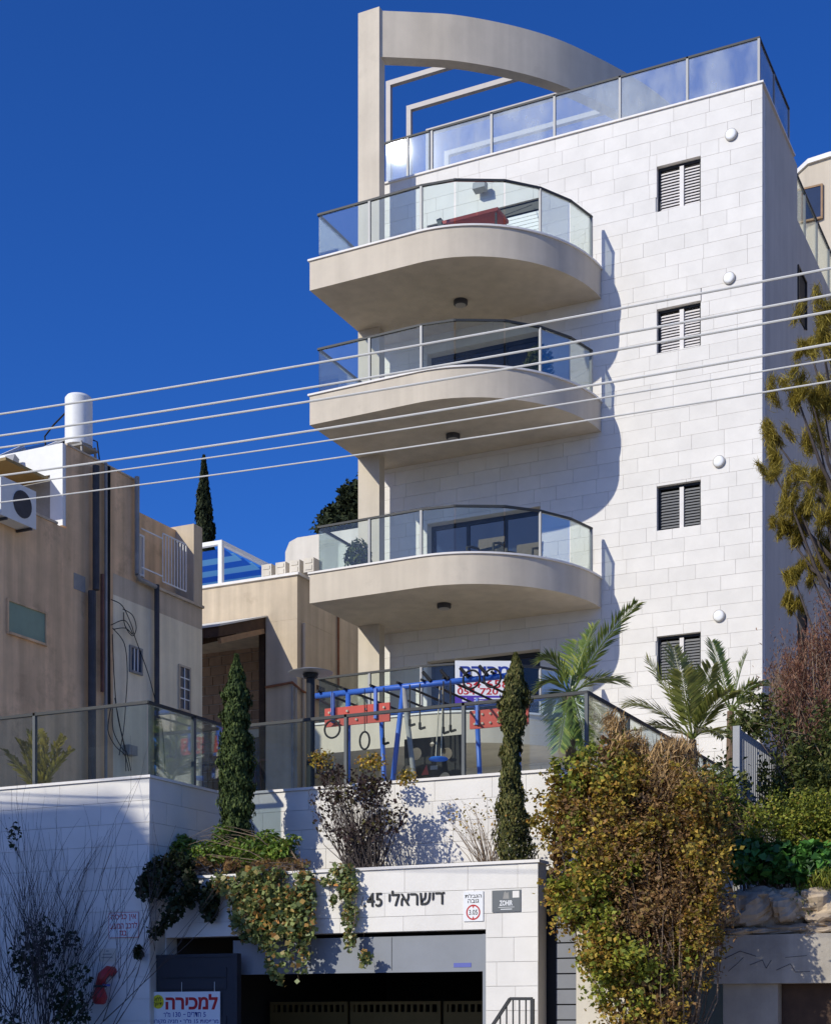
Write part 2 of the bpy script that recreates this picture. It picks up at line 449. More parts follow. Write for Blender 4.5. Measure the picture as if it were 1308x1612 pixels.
def holed_wall(mb, x0, x1, z0, z1, y0, y1, holes, back=True):
    """wall box facing -y with rectangular openings through it"""
    xs = sorted({x0, x1, *[h[0] for h in holes], *[h[1] for h in holes]}); zs = sorted({z0, z1, *[h[2] for h in holes], *[h[3] for h in holes]})
    xs = [x for x in xs if x0 <= x <= x1]; zs = [z for z in zs if z0 <= z <= z1]
    for i in range(len(xs) - 1):
        for k in range(len(zs) - 1):
            cx, cz = (xs[i] + xs[i + 1]) / 2, (zs[k] + zs[k + 1]) / 2
            if any(h[0] < cx < h[1] and h[2] < cz < h[3] for h in holes): continue
            a, b, c, d = xs[i], xs[i + 1], zs[k], zs[k + 1]
            mb.add([(a, y0, c), (b, y0, c), (b, y0, d), (a, y0, d)], [(0, 1, 2, 3)])
    for h in holes:
        a, b, c, d = h
        mb.add([(a, y0, c), (b, y0, c), (b, y0, d), (a, y0, d), (a, y1, c), (b, y1, c), (b, y1, d), (a, y1, d)],
               [(0, 4, 5, 1), (1, 5, 6, 2), (2, 6, 7, 3), (3, 7, 4, 0)] + ([(4, 7, 6, 5)] if back else []))
    mb.add([(x0, y0, z0), (x1, y0, z0), (x1, y0, z1), (x0, y0, z1), (x0, y1, z0), (x1, y1, z0), (x1, y1, z1), (x0, y1, z1)],
           [(0, 4, 5, 1), (1, 5, 6, 2), (2, 6, 7, 3), (3, 7, 4, 0)])
    return mb
def railing(parent, line, zb, h, posts, glassmat='rail_glass', rail_w=0.055, name='railing', panes=True, gap=0.02, post_mat='post_metal', bottom=0.0):
    """hand rail over glass panes; line: plan points, posts: indices that carry an upright. returns the hand rail object"""
    top = MB()
    for a, b in zip(line[:-1], line[1:]):
        d = (Vector(b) - Vector(a)).normalized() * 0.02
        top.bar((a[0] - d[0], a[1] - d[1], zb + h), (b[0] + d[0], b[1] + d[1], zb + h), rail_w, 0.045)
    r = build(name, top, 'rail_metal', parent)
    sub = r if parent is not None and parent.parent is None else parent
    for i in posts:
        p = line[i]; m = MB().box(p[0] - .025, p[0] + .025, p[1] - .03, p[1] + .03, zb, zb + h - .022)
        build('post', m, post_mat, sub)
    if panes:
        for a, b in zip(line[:-1], line[1:]):
            a = Vector(a); b = Vector(b); d = (b - a).normalized() * gap
            build('glass_pane', MB().slab(a + d, b - d, zb + bottom + 0.03, zb + h - 0.03, 0.012), glassmat, sub)
    return r

# text: drawn left to right as it is seen, so Hebrew words are written in display order
def text_mesh(s, bold=0.0):
    cu = bpy.data.curves.new('t', 'FONT'); cu.body = s; cu.offset = bold; cu.extrude = 0.0; cu.resolution_u = 3
    o = bpy.data.objects.new('t', cu); C.objects.link(o)
    dg = bpy.context.evaluated_depsgraph_get()
    me = o.evaluated_get(dg).to_mesh()
    vs_ = [tuple(v.co) for v in me.vertices]; fs_ = [tuple(p.vertices) for p in me.polygons]
    o.evaluated_get(dg).to_mesh_clear()
    bpy.data.objects.remove(o); bpy.data.curves.remove(cu)
    return vs_, fs_
def lettering(name, s, rect, y, material, parent, bold=0.02, thick=0.002, frame=None):
    """text fitted into rect (x0,x1,z0,z1) on a plane facing -y at y; frame maps (x,z,depth) to the world"""
    vs_, fs_ = text_mesh(s, bold)
    xs = [v[0] for v in vs_]; zs = [v[1] for v in vs_]
    sx = (rect[1] - rect[0]) / (max(xs) - min(xs)); sz = (rect[3] - rect[2]) / (max(zs) - min(zs))
    def w(v, dep):
        x = rect[0] + (v[0] - min(xs)) * sx; z = rect[2] + (v[1] - min(zs)) * sz
        return frame(x, z, dep) if frame else (x, y - dep, z)
    n = len(vs_)
    from collections import Counter
    edges = Counter()
    for f in fs_:
        for i in range(len(f)):
            edges[(f[i], f[(i + 1) % len(f)])] += 1
    mb = MB(); mb.v = [w(v, thick) for v in vs_] + [w(v, 0) for v in vs_]
    mb.f = list(fs_)
    for (a, b) in edges:
        if (b, a) not in edges: mb.f.append((a, b + 0, n + b, n + a)[::-1])
    return build(name, mb, material, parent)

def letter_meshes(s, rect, y, bold, thick):
    vs_, fs_ = text_mesh(s, bold)
    xs = [v[0] for v in vs_]; zs = [v[1] for v in vs_]
    sx = (rect[1] - rect[0]) / (max(xs) - min(xs)); sz = (rect[3] - rect[2]) / (max(zs) - min(zs))
    par = list(range(len(vs_)))
    def find(a):
        while par[a] != a: par[a] = par[par[a]]; a = par[a]
        return a
    key = {}
    for i, v in enumerate(vs_):
        k = (round(v[0], 4), round(v[1], 4))
        if k in key: par[find(i)] = find(key[k])
        key[k] = i
    for f in fs_:
        for i in f[1:]: par[find(i)] = find(f[0])
    groups = {}
    for f in fs_: groups.setdefault(find(f[0]), []).append(f)
    out = []
    for fs2 in groups.values():
        ids = sorted({i for f in fs2 for i in f}); mp = {a: b for b, a in enumerate(ids)}; n = len(ids)
        pos = lambda v, d: (rect[0] + (v[0] - min(xs)) * sx, y - d, rect[2] + (v[1] - min(zs)) * sz)
        mb = MB(); mb.v = [pos(vs_[i], thick) for i in ids] + [pos(vs_[i], 0) for i in ids]
        mb.f = [tuple(mp[i] for i in f) for f in fs2]
        ed = {(f[i], f[(i + 1) % len(f)]) for f in mb.f for i in range(len(f))}
        mb.f += [(n + a, n + b, b, a) for (a, b) in ed if (b, a) not in ed]
        out.append(mb)
    return out

# ------------------------------------------------------------------ foliage helpers
def unit(n, r=rng):
    v = r.normal(size=(n, 3)); return v / np.linalg.norm(v, axis=1)[:, None]
def kites(Pts, Nrm, size, aspect=0.6, fold=0.15, T=None):
    n = len(Pts)
    if T is None: T = unit(n)
    T = T - (T * Nrm).sum(1)[:, None] * Nrm
    T /= np.linalg.norm(T, axis=1)[:, None] + 1e-9
    B = np.cross(Nrm, T)
    s = np.asarray(size).reshape(-1, 1) * np.ones((n, 1))
    f = Nrm * s * fold
    return np.stack([Pts - T * s * .5, Pts + B * s * aspect * .5 + f - T * s * .08, Pts + T * s * .5, Pts - B * s * aspect * .5 + f - T * s * .08], 1)
def lump(Pt, k, seed):
    r = np.random.default_rng(seed); out = np.zeros(len(Pt))
    for i in range(7):
        d = r.normal(size=3) * k; out += np.sin(Pt @ d + r.uniform(0, 6.28))
    return out / 7 ** .5
def ell(n, c, rad, bias=0.45):
    d = unit(n); q = rng.uniform(size=n) ** bias
    return np.array(c) + d * q[:, None] * np.array(rad), d
def blob(u, v, ru, rv, Y, rd=None):             # ellipsoid that covers a patch of the photograph at depth Y
    c = P(u, v, Y=Y); m = px_m(u, Y)
    return (tuple(c), (ru * m, rd if rd else ru * m, rv * m))
def scatter(blobs, n, gap=0.0, k=6.0, seed=1, bias=0.45):
    vol = np.array([b[1][0] * b[1][2] for b in blobs]); vol = vol / vol.sum()
    Ps, Ds = [], []
    for b, w in zip(blobs, vol):
        p, d = ell(max(20, int(n * w)), b[0], b[1], bias); Ps.append(p); Ds.append(d)
    Ps = np.concatenate(Ps); Ds = np.concatenate(Ds)
    if gap:
        keep = lump(Ps, k, seed) > gap; Ps, Ds = Ps[keep], Ds[keep]
    return Ps, Ds
def leaves(name, blobs, n, size, material, parent, gap=-0.6, k=6.0, seed=1, aspect=0.6, up=0.4, outw=0.5, tdir=None, bias=0.45, lim=None, clump=None):
    if clump:                                   # leaves gathered in sprigs
        m = max(8, n // clump[0]); Ps, Ds = scatter(blobs, m, gap, k, seed, bias)
        Ps = Ps + Ds * rng.exponential(clump[1] * .8, len(Ps))[:, None]
        idx = rng.integers(0, len(Ps), n); Ds = Ds[idx]
        Ps = Ps[idx] + rng.normal(size=(n, 3)) * clump[1] * rng.uniform(.4, 1.3, len(Ps))[idx][:, None]
    else:
        Ps, Ds = scatter(blobs, n, gap, k, seed, bias)
    if lim is not None:
        kp = lim(Ps); Ps, Ds = Ps[kp], Ds[kp]
    N_ = unit(len(Ps)) + outw * Ds + np.array([0, 0, up]); N_ /= np.linalg.norm(N_, axis=1)[:, None]
    T = None
    if tdir is not None: T = unit(len(Ps)) * tdir[1] + np.array(tdir[0])
    s = size * rng.uniform(0.6, 1.35, len(Ps))
    return quads(name, kites(Ps, N_, s, aspect, T=T), material, parent, kind='stuff')
def twigs(name, blobs, n, base, material, parent, r=0.006, reach=(0.5, 1.05), bend=0.15, seed=3, seg=4, sides=3):
    rr = np.random.default_rng(seed); mb = MB()
    for i in range(n):
        b = blobs[rr.integers(len(blobs))]
        d = rr.normal(size=3); d /= np.linalg.norm(d)
        e = np.array(b[0]) + d * np.array(b[1]) * rr.uniform(*reach)
        s = np.array(base[rr.integers(len(base))]) + rr.normal(size=3) * 0.06
        L = np.linalg.norm(e - s); mid = rr.normal(size=3) * bend * L
        pts = [tuple(s + (e - s) * t + mid * math.sin(t * math.pi) * .5 + np.array([0, 0, .12 * L]) * math.sin(t * math.pi)) for t in np.linspace(0, 1, seg)]
        q = rr.uniform(.6, 1.4) * r
        mb.tube(pts, [q * (1.6 - 1.35 * t) for t in np.linspace(0, 1, seg)], sides, cap=False)
    o = build(name, mb, material, parent); o['kind'] = 'stuff'; return o

# ================================================================== THE SETTING
def grid(name, x0, x1, y0, y1, nx, ny, fz, material):
    mb = MB()
    for j in range(ny + 1):
        for i in range(nx + 1):
            x = x0 + (x1 - x0) * i / nx; y = y0 + (y1 - y0) * j / ny
            mb.v.append((x, y, fz(x, y)))
    for j in range(ny):
        for i in range(nx):
            a = j * (nx + 1) + i; mb.f.append((a, a + 1, a + nx + 2, a + nx + 1))
    return build(name, mb, material, smooth=True)
struct(build('ground', MB().box(-900, 900, -900, 900, -0.5, -0.004), 'paving'))
struct(build('street', MB().box(-200, 200, -4.5, 9.5, -0.3, 0.0), 'asphalt'))
struct(build('pavement', MB().box(-200, 200, 9.5, 12.5, -0.3, 0.13), 'paving'))
struct(build('driveway', MB().box(-13.3, -7.42, 12.5, 25.9, -0.3, 0.012), 'paving'))
struct(grid('garden_slope', -7.2, 60, 20.6, 60, 60, 40, lambda x, y: 2.35 + (y - 20.6) * 0.2 + 0.12 * math.sin(x * 1.7 + y) + 0.1 * math.sin(y * 2.3), 'soil'))
struct(grid('hillside', -200, -7.6, 34.0, 300, 30, 30, lambda x, y: 4.6 + min((y - 34.0) * 0.11, 12), 'grass'))
struct(build('yard', MB().box(-60, -13.6, 21.4, 34.2, 3.5, 4.7), 'light_tile'))

# ================================================================== APARTMENT BUILDING
YW, XL, XR, ZT = 31.94, -16.46, -7.55, 21.18
bld = thing('apartment_building', 'tall white stone apartment building with curved beige balconies and a roof arch', 'building', (-12, YW, 0))
SOF = [17.39, 14.46, 10.58, 7.28]               # balcony soffits
DT = [19.96, 16.97, 13.03, 9.83]                # door heads
WT = [(19.0, 19.98), (15.94, 16.89), (12.10, 13.06), (8.85, 9.81)]
doors = [(-15.35, -12.54, s + 0.33, t) for s, t in zip(SOF, DT)]
wins = [(-9.84, -8.87, a, b) for a, b in WT]
fw = build('facade_wall', holed_wall(MB(), XL, XR - 0.02, 0, ZT, YW + 0.03, YW + 0.36, doors + wins), 'mortar', bld)
clad(fw, 'y', YW, XL, XR, 3.2, ZT, doors + wins, lambda a, z: a > -12.3 and z > 8.4 or (a > -15.3 and z > 19.6), limit=300)
build('side_wall', MB().box(-17.1, XR - 0.012, YW + 0.362, 35.4, 0, 20.7), 'side_plaster', bld)
build('side_wall_edge', MB().box(XR - 0.30, XR - 0.014, YW + 0.362, 35.4, 20.7, ZT), 'side_plaster', bld)
wing = build('rear_wing', MB().box(-17.0, XR - 0.10, 35.4, 47, 0, 20.15), 'side_plaster', bld)
build('coping', MB().box(XL, XR + 0.03, YW - 0.04, YW + 0.37, ZT, ZT + 0.04).box(XR - 0.30, XR + 0.03, YW + 0.37, 35.0, ZT, ZT + 0.04), 'coping', bld)
# small side window, and a tall black panel standing in for a shaded recess
for (ya, yb, za, zb) in ((35.75, 36.6, 17.9, 19.0), (35.5, 36.6, 8.0, 11.2)):
    w = build('side_window_or_recess', MB().box(XR - 0.12, XR - 0.075, ya, yb, za, zb), 'black', bld)
    build('frame', MB().box(XR - 0.08, XR - 0.04, ya - 0.05, ya, za, zb).box(XR - 0.08, XR - 0.04, yb, yb + .05, za, zb).box(XR - 0.08, XR - 0.04, ya - .05, yb + .05, zb, zb + .05), 'dark_metal', w)
# shuttered windows
for k, (x0, x1, z0, z1) in enumerate(wins):
    w = build('window', MB().box(x0 + .01, x1 - .01, YW + .30, YW + .34, z0 + .01, z1 - .01), 'black', bld)
    yy = YW + .13
    sm = 'shutter' if k < 2 else 'shutter_dark'
    xm = (x0 + x1) / 2 + .04
    build('frame', MB().box(x0 + .002, x0 + .05, yy - .02, yy + .05, z0 + .002, z1 - .002).box(x1 - .05, x1 - .002, yy - .02, yy + .05, z0 + .002, z1 - .002)
          .box(x0 + .05, x1 - .05, yy - .02, yy + .05, z1 - .05, z1 - .002).box(x0 + .05, x1 - .05, yy - .02, yy + .05, z0 + .002, z0 + .035), 'dark_metal', w)
    build('mullion', MB().box(xm - .045, xm + .045, yy - .035, yy + .03, z0 + .01, z1 - .06), 'shutter', w)
    for (a, b) in ((x0 + .055, xm - .05), (xm + .05, x1 - .055)):
        n = 13
        for i in range(n):
            zc = z0 + .06 + (z1 - z0 - .15) * (i + .5) / n
            c = ((a + b) / 2, yy + .01, zc)
            me_key = ('slat', round(b - a, 3), sm)
            if me_key not in CUBE:
                h = .026
                m = MB(); L2 = (b - a) / 2
                m.add([(-L2, -.02, -h), (L2, -.02, -h), (L2, .018, h), (-L2, .018, h), (-L2, -.012, -h - .006), (L2, -.012, -h - .006), (L2, .026, h - .006), (-L2, .026, h - .006)],
                      [(0, 1, 2, 3), (7, 6, 5, 4), (0, 4, 5, 1), (2, 6, 7, 3), (1, 5, 6, 2), (0, 3, 7, 4)])
                me = bpy.data.meshes.new('slat'); me.from_pydata(m.v, [], m.f); me.materials.append(MATS[sm]); CUBE[me_key] = me
            o = bpy.data.objects.new('slat', CUBE[me_key]); C.objects.link(o); o.parent = w; o.location = Vector(c) - bld.location
# round wall lamps
for (u, v) in ((1151, 212), (1148, 438), (1132, 727), (1132, 970)):
    c = P(u, v, Y=YW)
    l = build('wall_lamp', MB().lathe((c.x, YW - .003, c.z), [(.13, 0), (.13, .035), (.118, .04)], 28, 'y'), 'lamp_ring', bld)
    build('diffuser', MB().lathe((c.x, YW - .044, c.z), [(.114, 0), (.108, .012), (.08, .022), (.03, .026)], 28, 'y'), 'lamp_white', l, smooth=True)

# column on the left that carries the roof arch
COLX0, COLX1, COLY0, COLY1 = -16.67, -16.11, 31.0, 31.27
build('column', MB().box(COLX0 + .012, COLX1, COLY0, COLY1, 0, 24.72), 'beige_plaster', bld)
# balconies
def plan(inset):
    a, b = 2.9 - inset, 3.2 - inset
    pts = [(COLX0 + inset, YW - 0.002), (COLX0 + inset, YW - 3.13 + inset)]
    th = np.linspace(0, math.pi / 2, 25)
    for t in th: pts.append((-14.0 + a * math.sin(t), (YW - 3.2 * math.cos(t)) if inset == 0 else (YW - b * math.cos(t))))
    pts[1] = (COLX0 + inset, pts[2][1] + 0.06)
    pts[-1] = (pts[-1][0], YW - 0.002)
    return pts
def ring_solid(outer, inner, z0, z1, zf):
    mb = MB(); n = len(outer)
    lo = [(p[0], p[1], z0) for p in outer]; up = [(p[0], p[1], z1) for p in outer]
    ui = [(p[0], p[1], z1) for p in inner]; fi = [(p[0], p[1], zf) for p in inner]
    mb.v = lo + up + ui + fi
    for i in range(n - 1):
        mb.f += [(i, i + 1, n + i + 1, n + i), (n + i, n + i + 1, 2 * n + i + 1, 2 * n + i), (2 * n + i, 2 * n + i + 1, 3 * n + i + 1, 3 * n + i)]
    mb.f += [tuple(range(n - 1, -1, -1)), tuple(range(3 * n, 4 * n))]
    return mb
out0, in0 = plan(0.0), plan(0.17)
rl = plan(0.13)
def rail_pt(deg): t = R(deg); return (-14.0 + 2.80 * math.sin(t), YW - 3.08 * math.cos(t))
RAIL = [(-16.52, YW - 0.75), (-16.52, 28.93), (-15.25, 28.90), rail_pt(0), rail_pt(15), rail_pt(36), rail_pt(52), rail_pt(68), rail_pt(84)]
bal = []
for k, zs in enumerate(SOF):
    b = build('balcony', ring_solid(out0, in0, zs, zs + .63, zs + .33), 'beige_plaster', bld, auto=True)
    cp = MB(); o2, i2 = plan(-0.035), plan(0.19); n = len(o2)
    cp.v = [(p[0], p[1], z) for z in (zs + .631, zs + .67) for q in (o2, i2) for p in q]
    for i in range(n - 1):
        cp.f += [(i, i + 1, 2 * n + i + 1, 2 * n + i), (2 * n + i, 2 * n + i + 1, 3 * n + i + 1, 3 * n + i), (n + i + 1, n + i, 3 * n + i, 3 * n + i + 1), (i + 1, i, n + i, n + i + 1)]
    build('coping', cp, 'coping', b, auto=True)
    railing(b, RAIL, zs + .67, 1.0, [0, 2, 3, 6, 8])
    # ceiling lamp under the slab
    c = {0: (725, 473), 1: (713, 684), 2: (699, 951), 3: (690, 1180)}[k]
    q = P(c[0], c[1], Z=zs)
    lm = build('ceiling_lamp', MB().lathe((q.x, q.y, zs - .10), [(.13, 0), (.155, .02), (.155, .099)], 24), 'pipe_dark', b)
    build('lens', MB().lathe((q.x, q.y, zs - .122), [(.07, 0), (.115, .012), (.12, .02)], 20), 'lamp_ring', b)
    bal.append(b)
# balcony doors
for k, (x0, x1, z0, z1) in enumerate(doors):
    yy = YW + .24
    d = build('balcony_door', MB().box(x0 + .01, x1 - .01, YW + .32, YW + .35, z0, z1 - .01), 'black', bld)
    fr = MB().box(x0, x0 + .07, yy, yy + .07, z0, z1 - .002).box(x1 - .07, x1, yy, yy + .07, z0, z1 - .002).box(x0 + .07, x1 - .07, yy, yy + .07, z1 - .10, z1 - .002)
    for t in (1 / 3, 2 / 3):
        xm = x0 + (x1 - x0) * t; fr.box(xm - .04, xm + .04, yy, yy + .07, z0, z1 - .10)
    build('frame', fr, 'dark_metal', d)
    for i in range(3):
        a = x0 + (x1 - x0) * i / 3 + .045; b_ = x0 + (x1 - x0) * (i + 1) / 3 - .045
        build('glass_pane', MB().box(a, b_, yy + .025, yy + .035, z0 + .02, z1 - .105), 'door_glass', d)
    if k == 0:                                   # the top door has its roller shutter nearly shut
        n = 24; h = (z1 - .22 - z0) / n
        for i in range(n):
            zc = z0 + h * (i + .5)
            build('slat', MB().box(x0 + .02, x1 - .02, YW + .10, YW + .125, zc - h * .43, zc + h * .43), 'white_paint', d)
        build('shutter_box', MB().box(x0 + .01, x1 - .01, YW + .06, YW + .22, z1 - .21, z1 - .004), 'dark_metal', d)
# roof arch: a beam that follows a plan curve
apts = [(-16.11, 31.06), (-15.4, 31.47), (-14.6, 31.97), (-13.67, 32.80), (-12.9, 33.7), (-12.3, 34.7), (-11.65, 36.05), (-11.2, 37.4), (-10.95, 38.8)]
def catmull(p, n=6):
    out = []
    for i in range(len(p) - 1):
        a, b, c, d = (Vector(p[max(i - 1, 0)]), Vector(p[i]), Vector(p[i + 1]), Vector(p[min(i + 2, len(p) - 1)]))
        for t in np.linspace(0, 1, n, endpoint=False):
            out.append(.5 * ((2 * b) + (c - a) * t + (2 * a - 5 * b + 4 * c - d) * t * t + (3 * b - a - 3 * c + d) * t ** 3))
    out.append(Vector(p[-1])); return out
cv = catmull(apts)
arch = MB(); n = len(cv)
for p_, q_ in [(cv[i], (cv[min(i + 1, n - 1)] - cv[max(i - 1, 0)]).normalized()) for i in range(n)]:
    nn = Vector((-q_.y, q_.x)) * 0.30
    for (w, z) in ((0, 23.60), (0, 24.66), (1, 24.66), (1, 23.60)):
        arch.v.append((p_.x + nn.x * w, p_.y + nn.y * w, z))
for i in range(n - 1):
    for a in range(4):
        arch.f.append((4 * i + a, 4 * i + (a + 1) % 4, 4 * i + 4 + (a + 1) % 4, 4 * i + 4 + a)[::-1])
arch.f += [(0, 1, 2, 3), (4 * n - 1, 4 * n - 2, 4 * n - 3, 4 * n - 4)]
build('roof_arch', arch, 'beige_plaster', bld, auto=True)
build('arch_pier', MB().box(-11.35, -10.9, 38.4, 38.85, 20.15, 23.60), 'beige_plaster', bld)
# steel pergola under the arch
for yb, xe in ((33.18, -13.45), (34.30, -12.8), (35.42, -12.25), (36.54, -11.75)):
    f = build('pergola_frame', MB().box(-17.03, xe, yb - .06, yb + .06, 24.30, 24.42), 'frame_metal', bld)
    build('post', MB().box(-17.03, -16.91, yb - .06, yb + .06, 20.15 if yb > 35.4 else 20.7, 24.299), 'frame_metal', f)
# roof railing
line = [P(u, 300, Y=YW + .12).xy for u in (680, 774, 873, 976, 1082)] + [Vector((XR - .10, YW + .12)), Vector((XR - .10, 33.4)), Vector((XR - .10, 34.87)), Vector((XR - .9, 34.87))]
line = [(p[0], p[1]) for p in line]
railing(bld, line, ZT + .04, 1.0, [0, 1, 2, 3, 4, 5, 6, 7], 'roof_glass', name='roof_railing')
YWS = 33.0
wx = [P(u, 250, Y=YWS).x for u in (606, 642, 678)]; zws = P(624, 222, Y=YWS).z
ws = build('wind_screen', MB().box(wx[0] - .02, wx[2] + .02, YWS - .025, YWS + .025, zws, zws + .045), 'rail_metal', bld)
for x in wx[1:]: build('post', MB().box(x - .025, x + .025, YWS - .03, YWS + .03, 20.7, zws - .001), 'post_metal', ws)
for a, b in zip(wx[:-1], wx[1:]): build('glass_pane', MB().box(a + .03, b - .03, YWS - .006, YWS + .006, 20.75, zws - .01), 'screen_glass', ws)
wl = [(XR - .16, 35.5), (XR - .16, 36.9), (XR - .16, 38.3), (XR - .16, 39.8), (XR - .16, 41.3)]
railing(bld, wl, 20.15, 1.15, [0, 1, 2, 3, 4], name='wing_railing')
o_ = P(755, 294, Y=YW - .2)
fl = thing('floodlight', 'grey floodlight fixed on the white wall above the top balcony', 'floodlight', (o_.x, YW, o_.z))
build('housing', MB().prism_x([(YW - .30, o_.z - .06), (YW - .12, o_.z - .10), (YW - .10, o_.z + .08), (YW - .26, o_.z + .10)], o_.x - .14, o_.x + .16), 'post_metal', fl)
build('bracket', MB().bar((o_.x, YW - .15, o_.z), (o_.x, YW + .004, o_.z - .02), .04), 'dark_metal', fl)

# ================================================================== TERRACE BLOCK WITH THE GARAGE
GX0, GX1, GY = -13.36, -7.39, 18.75
ter = thing('garage_terrace', 'white stone garage front with planter ledge and glass railed terrace above', 'terrace', (-10.4, GY, 0))
op = (-13.33, -8.14, 0.012, 2.76)
gw = build('garage_wall', holed_wall(MB(), GX0 + .002, GX1 - .012, 0, 3.62, GY + .03, GY + .30, [op], back=False), 'mortar', ter)
clad(gw, 'y', GY, GX0 + .01, GX1, 0, 3.62, [op], lambda a, z: z > 1.4, ch=.325, lo=.55, hi=1.0)
build('pillar_side', MB().box(GX1 - .010, GX1, GY + .002, GY + .30, 0, 3.62), 'pale_plaster', ter)
build('coping', MB().box(GX0 + .01, GX1 + .03, GY - .03, GY + .32, 3.622, 3.662), 'coping', ter)
build('planter_soil', MB().box(GX0 + .01, GX1 - .02, GY + .31, 20.62, 3.0, 3.56), 'soil', ter)
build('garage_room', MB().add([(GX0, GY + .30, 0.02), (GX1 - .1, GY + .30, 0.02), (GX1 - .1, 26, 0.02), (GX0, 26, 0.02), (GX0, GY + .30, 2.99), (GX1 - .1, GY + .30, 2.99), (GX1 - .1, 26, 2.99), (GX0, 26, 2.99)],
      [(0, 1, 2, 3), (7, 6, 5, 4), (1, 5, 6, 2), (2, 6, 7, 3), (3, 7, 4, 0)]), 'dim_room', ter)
hd = build('garage_header', MB().box(-12.2, -8.142, GY + .10, GY + .14, 2.22, 2.70), 'garage_header', ter)
build('frame', MB().box(-8.21, -8.143, GY + .06, GY + .099, 0.012, 2.70).box(-12.2, -8.21, GY + .085, GY + .099, 2.20, 2.225), 'garage_header', hd)
q = P(728, 1520, Y=GY + .1); build('sticker', MB().box(q.x - .13, q.x + .13, GY + .095, GY + .0985, q.z - .03, q.z + .03), 'sticker_blue', hd)
for xx in (-10.9, -9.6):
    build('seam', MB().box(xx - .004, xx + .004, GY + .097, GY + .0995, 2.23, 2.69), 'rail_metal', hd)
# navy side door with its frame, left in the opening
sd = build('side_door', MB().box(GX0 + .012, -12.0, 18.56, 18.61, 0.02, 2.45), 'door_navy', ter)
for z in (2.30, 2.13, 1.6, 1.0, .5):
    build('panel', MB().box(-13.25, -12.12, 18.545, 18.559, z - .14, z), 'door_navy', sd)
build('frame', MB().box(-11.999, -11.94, 18.55, 18.66, 0.02, 2.5).box(GX0 + .012, -12.0, 18.55, 18.66, 2.451, 2.5), 'door_navy', sd)
# yellow perforated gate deep in the garage
for i, (xa, xb) in enumerate(((-13.2, -11.75), (-11.7, -10.1), (-10.05, -8.4))):
    gp = build('inner_gate', MB().box(xa, xb, 21.5, 21.54, 0.03, 1.66).box(xa, xb, 21.5, 21.54, 1.78, 1.83).box(xa, xa + .06, 21.5, 21.54, 1.66, 1.78).box(xb - .06, xb, 21.5, 21.54, 1.66, 1.78), 'ochre', ter)
    nb = int((xb - xa) / .11)
    for j in range(1, nb): build('bar', MB().box(xa + .11 * j - .02, xa + .11 * j + .02, 21.505, 21.535, 1.66, 1.78), 'ochre', gp)
# terrace front
TY, TZ = 20.6, 5.12
tw = build('terrace_wall', MB().box(GX0 + .005, -7.29, TY + .03, TY + .25, 3.0, TZ), 'mortar', ter)
clad(tw, 'y', TY, GX0 + .03, -7.28, 3.4, TZ, [], lambda a, z: True, ch=.31, lo=.5, hi=.95)
build('terrace_floor', MB().box(GX0 + .005, -7.29, TY + .252, YW + .02, 4.5, 4.86), 'light_tile', ter)
build('terrace_side', MB().box(-7.56, -7.285, TY + .252, YW + .02, 0.0, 5.12), 'side_plaster', ter)
build('terrace_coping', MB().box(GX0 + .04, -7.25, TY - .03, TY + .28, TZ + .001, TZ + .04).box(-7.58, -7.25, TY + .28, YW - .05, TZ + .001, TZ + .04), 'coping', ter)
tl = [(GX0 + .10, TY + .12)] + [tuple(P(u, 1200, Y=TY + .12).xy) for u in (545, 730)] + [(-7.42, TY + .12), (-7.42, 22.6), (-7.42, 24.8), (-7.42, 27.0), (-7.42, 29.2), (-7.42, 31.4)]
railing(ter, tl, TZ + .04, 1.08, [1, 2, 3, 4, 5, 6, 7, 8], name='terrace_railing', rail_w=.06, post_mat='post_dark')

# ================================================================== LEFT RETAINING WALL
LY = 18.4
lw = thing('retaining_wall', 'high white stone retaining wall with glass railing on the left', 'wall', (-16, LY, 0))
core = build('wall_core', MB().box(-24, GX0 - .03, LY + .03, 21.3, 0, 5.10), 'mortar', lw)
clad(core, 'y', LY, -24, GX0, 0, 5.10, [], lambda a, z: a > -17.2 and z > 1.2, ch=.325, lo=.7, hi=1.3)
clad(core, 'x', GX0, LY + .002, 20.55, 3.0, 5.10, [], lambda a, z: True, ch=.325, lo=.7, hi=1.3, sgn=1, limit=60)
build('jamb', MB().box(GX0 - .028, GX0 - .004, LY + .004, GY + .6, 0, 3.0), 'pale_plaster', lw)
build('coping', MB().box(-24, GX0 + .03, LY - .03, LY + .27, 5.101, 5.14).box(GX0 - .27, GX0 + .03, LY + .27, 21.3, 5.101, 5.14), 'coping', lw)
build('terrace_floor', MB().box(-24, GX0 - .03, LY + .3, 21.3, 5.0 - .2, 5.099 - .02), 'paving', lw) if False else None
ll = [(-17.2, LY + .12), tuple(P(55, 1200, Y=LY + .12).xy), (GX0 - .12, LY + .12), tuple(P(305, 1200, X=GX0 - .12).xy), (GX0 - .12, 20.9)]
ll.insert(0, (-19.5, LY + .12))
railing(lw, ll, 5.14, 1.10, [1, 2, 4, 5], name='wall_railing', rail_w=.06, post_mat='post_dark')

